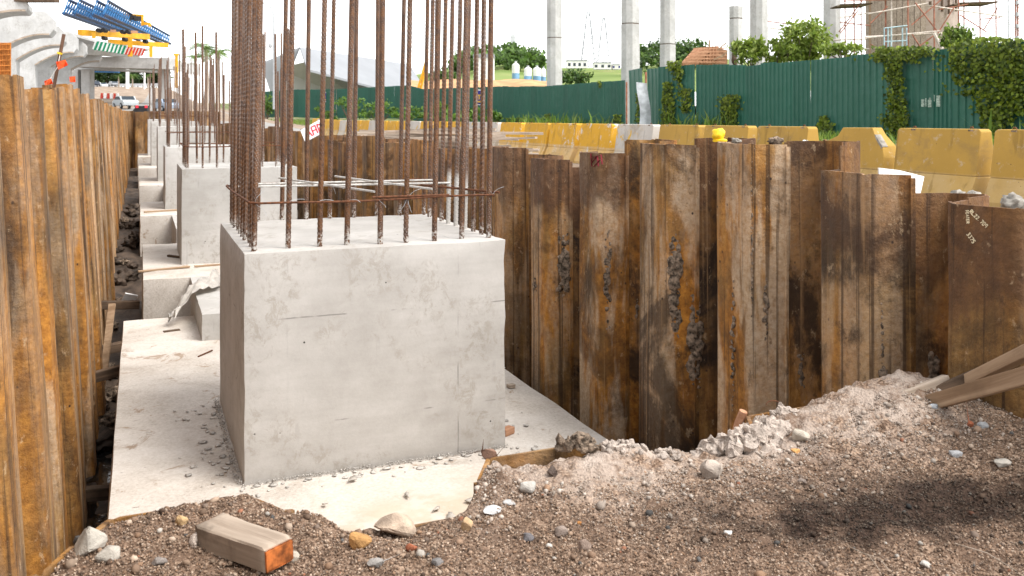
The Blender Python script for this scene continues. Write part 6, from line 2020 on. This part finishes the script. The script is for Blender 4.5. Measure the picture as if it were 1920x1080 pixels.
stripes('red and white striped guard panel right of the green one', 236, 272, 88, 91, 14, 110, 118, 'stripe_red', 6, 'striped_panel')
# portal frame over the road
PFD = 125.0
pf = thing('portal_frame', 'grey concrete portal beam on two columns spanning the road', 'portal frame', tuple(W(230, 165, PFD)))
back = Vector((SY, CY, 0))
MB().extrude([W(170, 106, PFD), W(318, 108, PFD), W(318, 130, PFD), W(135, 125, PFD), W(150, 116, PFD)], back * 3).build('beam', M['pale_concrete'], pf, bevel=0.04)
MB().extrude([W(318.5, 112, PFD + 1), W(362, 118, PFD + 6), W(362, 140, PFD + 6), W(318.5, 131, PFD + 1)], back * 3).build('beam_end', M['pale_concrete'], pf)
MB().extrude([W(140, 126, PFD + 4), W(312, 133, PFD + 4), W(312, 137, PFD + 4), W(140, 130, PFD + 4)], back * 2).build('soffit_beam', M['pale_concrete'], pf)
for x0, x1, m in ((152, 168, 'pale_concrete'), (298, 312, 'pale_concrete'), (131, 146, 'pale_concrete')):
    MB().extrude([W(x0, 130, PFD + 2), W(x1, 130, PFD + 2), W(x1, 212, PFD + 2), W(x0, 212, PFD + 2)], back * 1.5).build('column', M[m], pf)
MB().extrude([W(170, 133, PFD + 9), W(222, 134, PFD + 9), W(222, 136.5, PFD + 9), W(170, 135.5, PFD + 9)], back * 0.5).build('blue_sheet', M['blue'], pf)
# gantry
GA = thing('launching_gantry', 'blue twin truss launching gantry with yellow legs on the viaduct', 'gantry', tuple(W(240, 105, 125)))
M['navy'] = flat_mat('dark_blue_chord', (0.012, 0.045, 0.12), 0.5, 0, 0.2, 1)
def truss(a_top, a_bot, b_top, b_bot, da, db, n=30, wid=1.2):
    mb = MB(); ch = MB()
    for off in (0.0, wid):
        o_ = Vector((CY, -SY, 0)) * off
        T = [W(a_top[0] + (b_top[0] - a_top[0]) * k / n, a_top[1] + (b_top[1] - a_top[1]) * k / n, da + (db - da) * k / n) + o_ for k in range(n + 1)]
        B = [W(a_bot[0] + (b_bot[0] - a_bot[0]) * k / n, a_bot[1] + (b_bot[1] - a_bot[1]) * k / n, da + (db - da) * k / n) + o_ for k in range(n + 1)]
        ch.tube(T, 0.20, 4); ch.tube(B, 0.24, 4)
        for k in range(n):
            mb.tube([T[k], B[k]], 0.07, 4); mb.tube([B[k], T[k + 1]], 0.08, 4)
            m0, m1 = (T[k] + B[k]) / 2, (T[k + 1] + B[k + 1]) / 2
            mb.tube([m0, m1], 0.08, 4)
    tr = mb.build('truss', M['blue'], GA)
    ch.build('chord', M['navy'], tr)
truss((129, 0), (119, 25), (268, 62), (262, 76), 100, 150)
truss((182, 2), (173, 27), (304, 67), (306, 82), 98, 150)
for (x0, y0, x1, y1, d0, d1, th) in ((150, 61, 277, 69, 104, 118, 0.7), (204, 78, 314, 85, 116, 122, 0.6)):
    MB().bar(W(x0, y0, d0), W(x1, y1, d1), 0.6, th).build('cross_girder', M['gantry_yellow'], GA)
for x, y0, y1, d, w in ((244, 70, 106, 113, 0.55), (283, 86, 107, 120, 0.45), (176, 60, 72, 104, 0.4)):
    MB().bar(W(x, y0, d), W(x, y1, d), w, w).build('leg', M['gantry_yellow'], GA)
for p, q in (((233, 28), (268, 30)), ((267, 28), (267, 48)), ((266, 44), (281, 45)), ((281, 44), (281, 50))):
    MB().bar(W(p[0], p[1], 118), W(q[0], q[1], 118), 0.35, 0.35).build('trolley_frame', M['gantry_yellow'], GA)
for x, y, d in ((186, 57, 106), (196, 57, 106), (231, 60, 110), (241, 60, 110), (196, 72, 108), (234, 74, 112), (273, 78, 118)):
    MB().tube([W(x, y, d) - back * 0.4, W(x, y, d) + back * 0.4], 0.26, 10).build('roller', M['black'], GA)
for x, y in ((248, 33), (258, 35)):
    MB().box(W(x, y, 117.5), (0.9, 0.6, 0.6)).build('winch', M['black'], GA)
for x, y, w in ((212, 58, 10), (252, 60, 12)):
    MB().box(W(x, y, 107), (w / FPX * 107, 0.2, 0.3)).build('walkway', M['red_timber'], GA)
# orange gas-welded rebar cage at the left edge
RC = thing('rebar_cage', 'orange rusted reinforcement cage at the left edge above the piles', 'rebar cage', tuple(W(8, 160, 15)))
for k in range(8):
    x = -6 + 3.6 * k
    MB().tube([W(x, 160, 15), W(x, 80, 15)], 0.014, 6).build('vertical_bar', M['cage'] if 'cage' in M else M.setdefault('cage', flat_mat('orange_rust_bar', (0.42, 0.15, 0.03), 0.8, 0, 0.3, 10)), RC)
for y in (84, 94, 104, 114, 124, 134, 144):
    MB().tube([W(-10, y, 14.97), W(20.5, y - 1, 14.97)], 0.010, 6).build('cage_tie', M['cage'], RC)
# yellow light stand beyond the second pier
LS = thing('yellow_post', 'yellow steel post with a small head right of the portal frame', 'post', tuple(W(331, 150, 60)))
MB().tube([W(331, 165, 60), W(331, 104, 60)], 0.10, 8).build('post', M['gantry_yellow'], LS)
MB().box(W(330, 102.5, 60), (0.32, 0.2, 0.14)).build('head', M['gantry_yellow'], LS)

# ------------------------------------------------------------------ road, vehicles, palms
mb = MB(); nr = 40
for k in range(nr + 1):
    y = 46 + 215 * k / nr
    for x in (-34.0, -1.0 + 0.02 * (y - 46), 10.0):
        mb.v.append((x, y, terr(x, y) + 0.03))
for k in range(nr):
    for j in (0, 1):
        a = k * 3 + j; mb.f.append((a, a + 1, a + 4, a + 3))
o = mb.build('road', M['asphalt'], sm=60); tag(o, 'grey road climbing away beyond the far end of the pit', 'road', kind='structure')
def road_pt(px, py, lift=0.0):
    lo, hi = 30.0, 400.0
    for _ in range(50):
        m = (lo + hi) / 2; p = W(px, py, m)
        g_ = terr(p.x, p.y) + 0.03
        if (p.z > g_): hi_ok = False
        # sight line meets rising ground: ground above the line means too far
        if g_ > p.z: hi = m
        else: lo = m
    return W(px, py, (lo + hi) / 2)
def car(px, d, label, paint, yaw=0.0, s=1.0, zoff=0.0, py=None):
    base = W(px, py or 165, d)
    base.z = terr(base.x, base.y) + 0.04 if py is None else base.z
    t = thing('car', label, 'car', tuple(base), None, yaw)
    m = flat_mat('car_paint', paint, 0.35, 0.1, 0.05)
    prof = [(-2.1, 0.35), (-2.15, 0.75), (-1.9, 0.95), (-1.2, 1.0), (-0.7, 1.42), (0.8, 1.45), (1.4, 1.02), (2.0, 0.9), (2.15, 0.6), (2.1, 0.35)]
    MB().extrude([(-0.85, x, z) for x, z in prof], (1.7, 0, 0)).build('body', m, t, local=True, bevel=0.06); bd = t.children[0]
    MB().extrude([(-0.87, x, z) for x, z in ((-1.05, 1.02), (-0.65, 1.36), (0.75, 1.38), (1.2, 1.04))], (1.74, 0, 0)).build('side_window', M['glass'], bd, local=True)
    MB().extrude([(-0.72, -1.20, 1.03), (0.72, -1.20, 1.03), (0.66, -0.74, 1.40), (-0.66, -0.74, 1.40)], (0, -0.03, 0.02)).build('windscreen', M['glass'], bd, local=True)
    for x in (-0.82, 0.82):
        for y in (-1.3, 1.3):
            MB().tube([(x - 0.1, y, 0.33), (x + 0.1, y, 0.33)], 0.33, 14).build('wheel', M['black'], t, local=True)
            MB().tube([(x - 0.115, y, 0.33), (x + 0.115, y, 0.33)], 0.18, 10).build('rim', M['steel'], [c_ for c_ in t.children if c_.name.startswith('wheel')][-1], local=True)
    return t
car(178, 235, 'dark car on the far road under the portal beam', (0.05, 0.06, 0.08), 0.25)
car(192, 250, 'silver car right of the dark one on the far road', (0.5, 0.52, 0.54), 0.35)
car(213, 240, 'small grey car near the lamp posts on the far road', (0.25, 0.26, 0.28), 0.3)
car(235, 104, 'white car at the road edge behind the far end of the pit', (0.45, 0.48, 0.5), 0.3)
car(312, 100, 'white and blue car half hidden behind the farther pier bars', (0.30, 0.36, 0.45), 0.3)
# plastic red and white road barriers
for k, (px, py) in enumerate(((191, 171), (197, 171.3), (203, 171.6), (209, 171.8), (215, 172), (221, 171.6))):
    d = 150.0
    p = W(px, py, d)
    t = thing('road_barrier', 'red and white plastic road barrier across the far road', 'barrier', (p.x, p.y, terr(p.x, p.y) + 0.03), 'plastic barriers on the far road', -YAW)
    MB().box((0, 0, 0.45), (0.42, 0.3, 0.9), taper=0.7).build('body', M['stripe_red'] if k % 2 == 0 else M['white'], t, local=True, bevel=0.03)
dk = thing('site_board', 'dark slanted panel with red lamps at the end of the pit', 'panel', tuple(W(262, 207, 50)))
MB().extrude([W(255, 199, 50), W(276, 198, 50), W(277, 210, 50), W(247, 210, 50)], back * 0.3).build('board', M['black'], dk)
for x in (257, 274): MB().box(W(x, 200, 49.9), (0.14, 0.1, 0.14)).build('red_lamp', M['sign_red'], dk)
# white lamp posts and road edge rail
for k, px in enumerate((239, 271)):
    lp = thing('lamp_post', ['white lamp post left of the palm under the portal beam', 'thin white post right of the lamp post under the portal beam'][k], 'lamp post', tuple(W(px, 170, 225)))
    MB().tube([W(px, 172, 225), W(px, 128 if k == 0 else 136, 225)], 0.40 if k == 0 else 0.2, 8).build('pole', M['white'], lp)
gr = thing('guard_rail', 'long pale guard rail along the far road', 'guard rail', tuple(W(235, 162, 185)))
MB().bar(W(165, 160, 252), W(310, 158.5, 252), 0.2, 0.7).build('rail', M['steel'], gr)
for px in range(170, 306, 9):
    MB().bar(W(px, 166, 252.2), W(px, 159.5, 252.2), 0.2).build('rail_post', M['steel'], gr)
def palm(label, px, py_top, py_base, d, seed, spread=26, nf=13):
    r = random.Random(seed); base = W(px, py_base, d); top = W(px, py_top, d)
    t = thing('palm_tree', label, 'palm', tuple(base))
    MB().tube([base, base.lerp(top, 0.5) + Vector((0.1, 0, 0)), top], [0.22, 0.17, 0.14], 8).build('trunk', M['old_timber'], t, sm=60)
    S = spread / FPX * d
    for k in range(nf):
        a = 2 * math.pi * k / nf + r.uniform(-.2, .2); el = r.uniform(0.2, 1.1)
        rib = []
        for s in range(7):
            u = s / 6
            rib.append(top + Vector((math.cos(a) * S * u * math.cos(el * 0.6), math.sin(a) * S * u * math.cos(el * 0.6), S * (u * math.sin(el) - 0.75 * u * u))))
        V, F = [], []
        for s in range(6):
            for sd in (-1, 1):
                for q in (0.25, 0.75):
                    p = rib[s].lerp(rib[s + 1], q); dv = (rib[s + 1] - rib[s]).normalized()
                    w = dv.cross(Vector((0, 0, 1))).normalized() * sd
                    tip = p + (w * 0.30 + dv * 0.22 + Vector((0, 0, -0.10))) * S * (1 - 0.5 * abs(s / 6 - 0.4))
                    b = len(V); V += [p, p + dv * S * 0.05, tip, p + (tip - p) * 0.5 + dv * S * 0.02]; F += [(b, b + 1, b + 2), (b, b + 3, b + 2)]
        cols = np.tile(np.array(BUSH[r.randrange(len(BUSH))]) * r.uniform(0.8, 1.3), (len(V), 1))
        np_obj('frond', np.array([tuple(v) for v in V]), np.array(F), M['leaf'], t, cols)
    return t
palm('tall palm behind the bars of the second pedestal', 386, 92, 205, 80, 1, 40, 18)
palm('second palm right of the tall one, behind the bars', 408, 100, 205, 84, 2, 36, 18)
palm('palm left of the tall one, behind the bars', 366, 108, 205, 90, 3, 28, 16)
palm('small palm under the portal beam by the lamp post', 222, 143, 172, 230, 4, 12)
palm('small palm under the portal beam, middle', 248, 142, 172, 230, 5, 13)
palm('small palm under the portal beam, right', 277, 142, 172, 230, 6, 13)
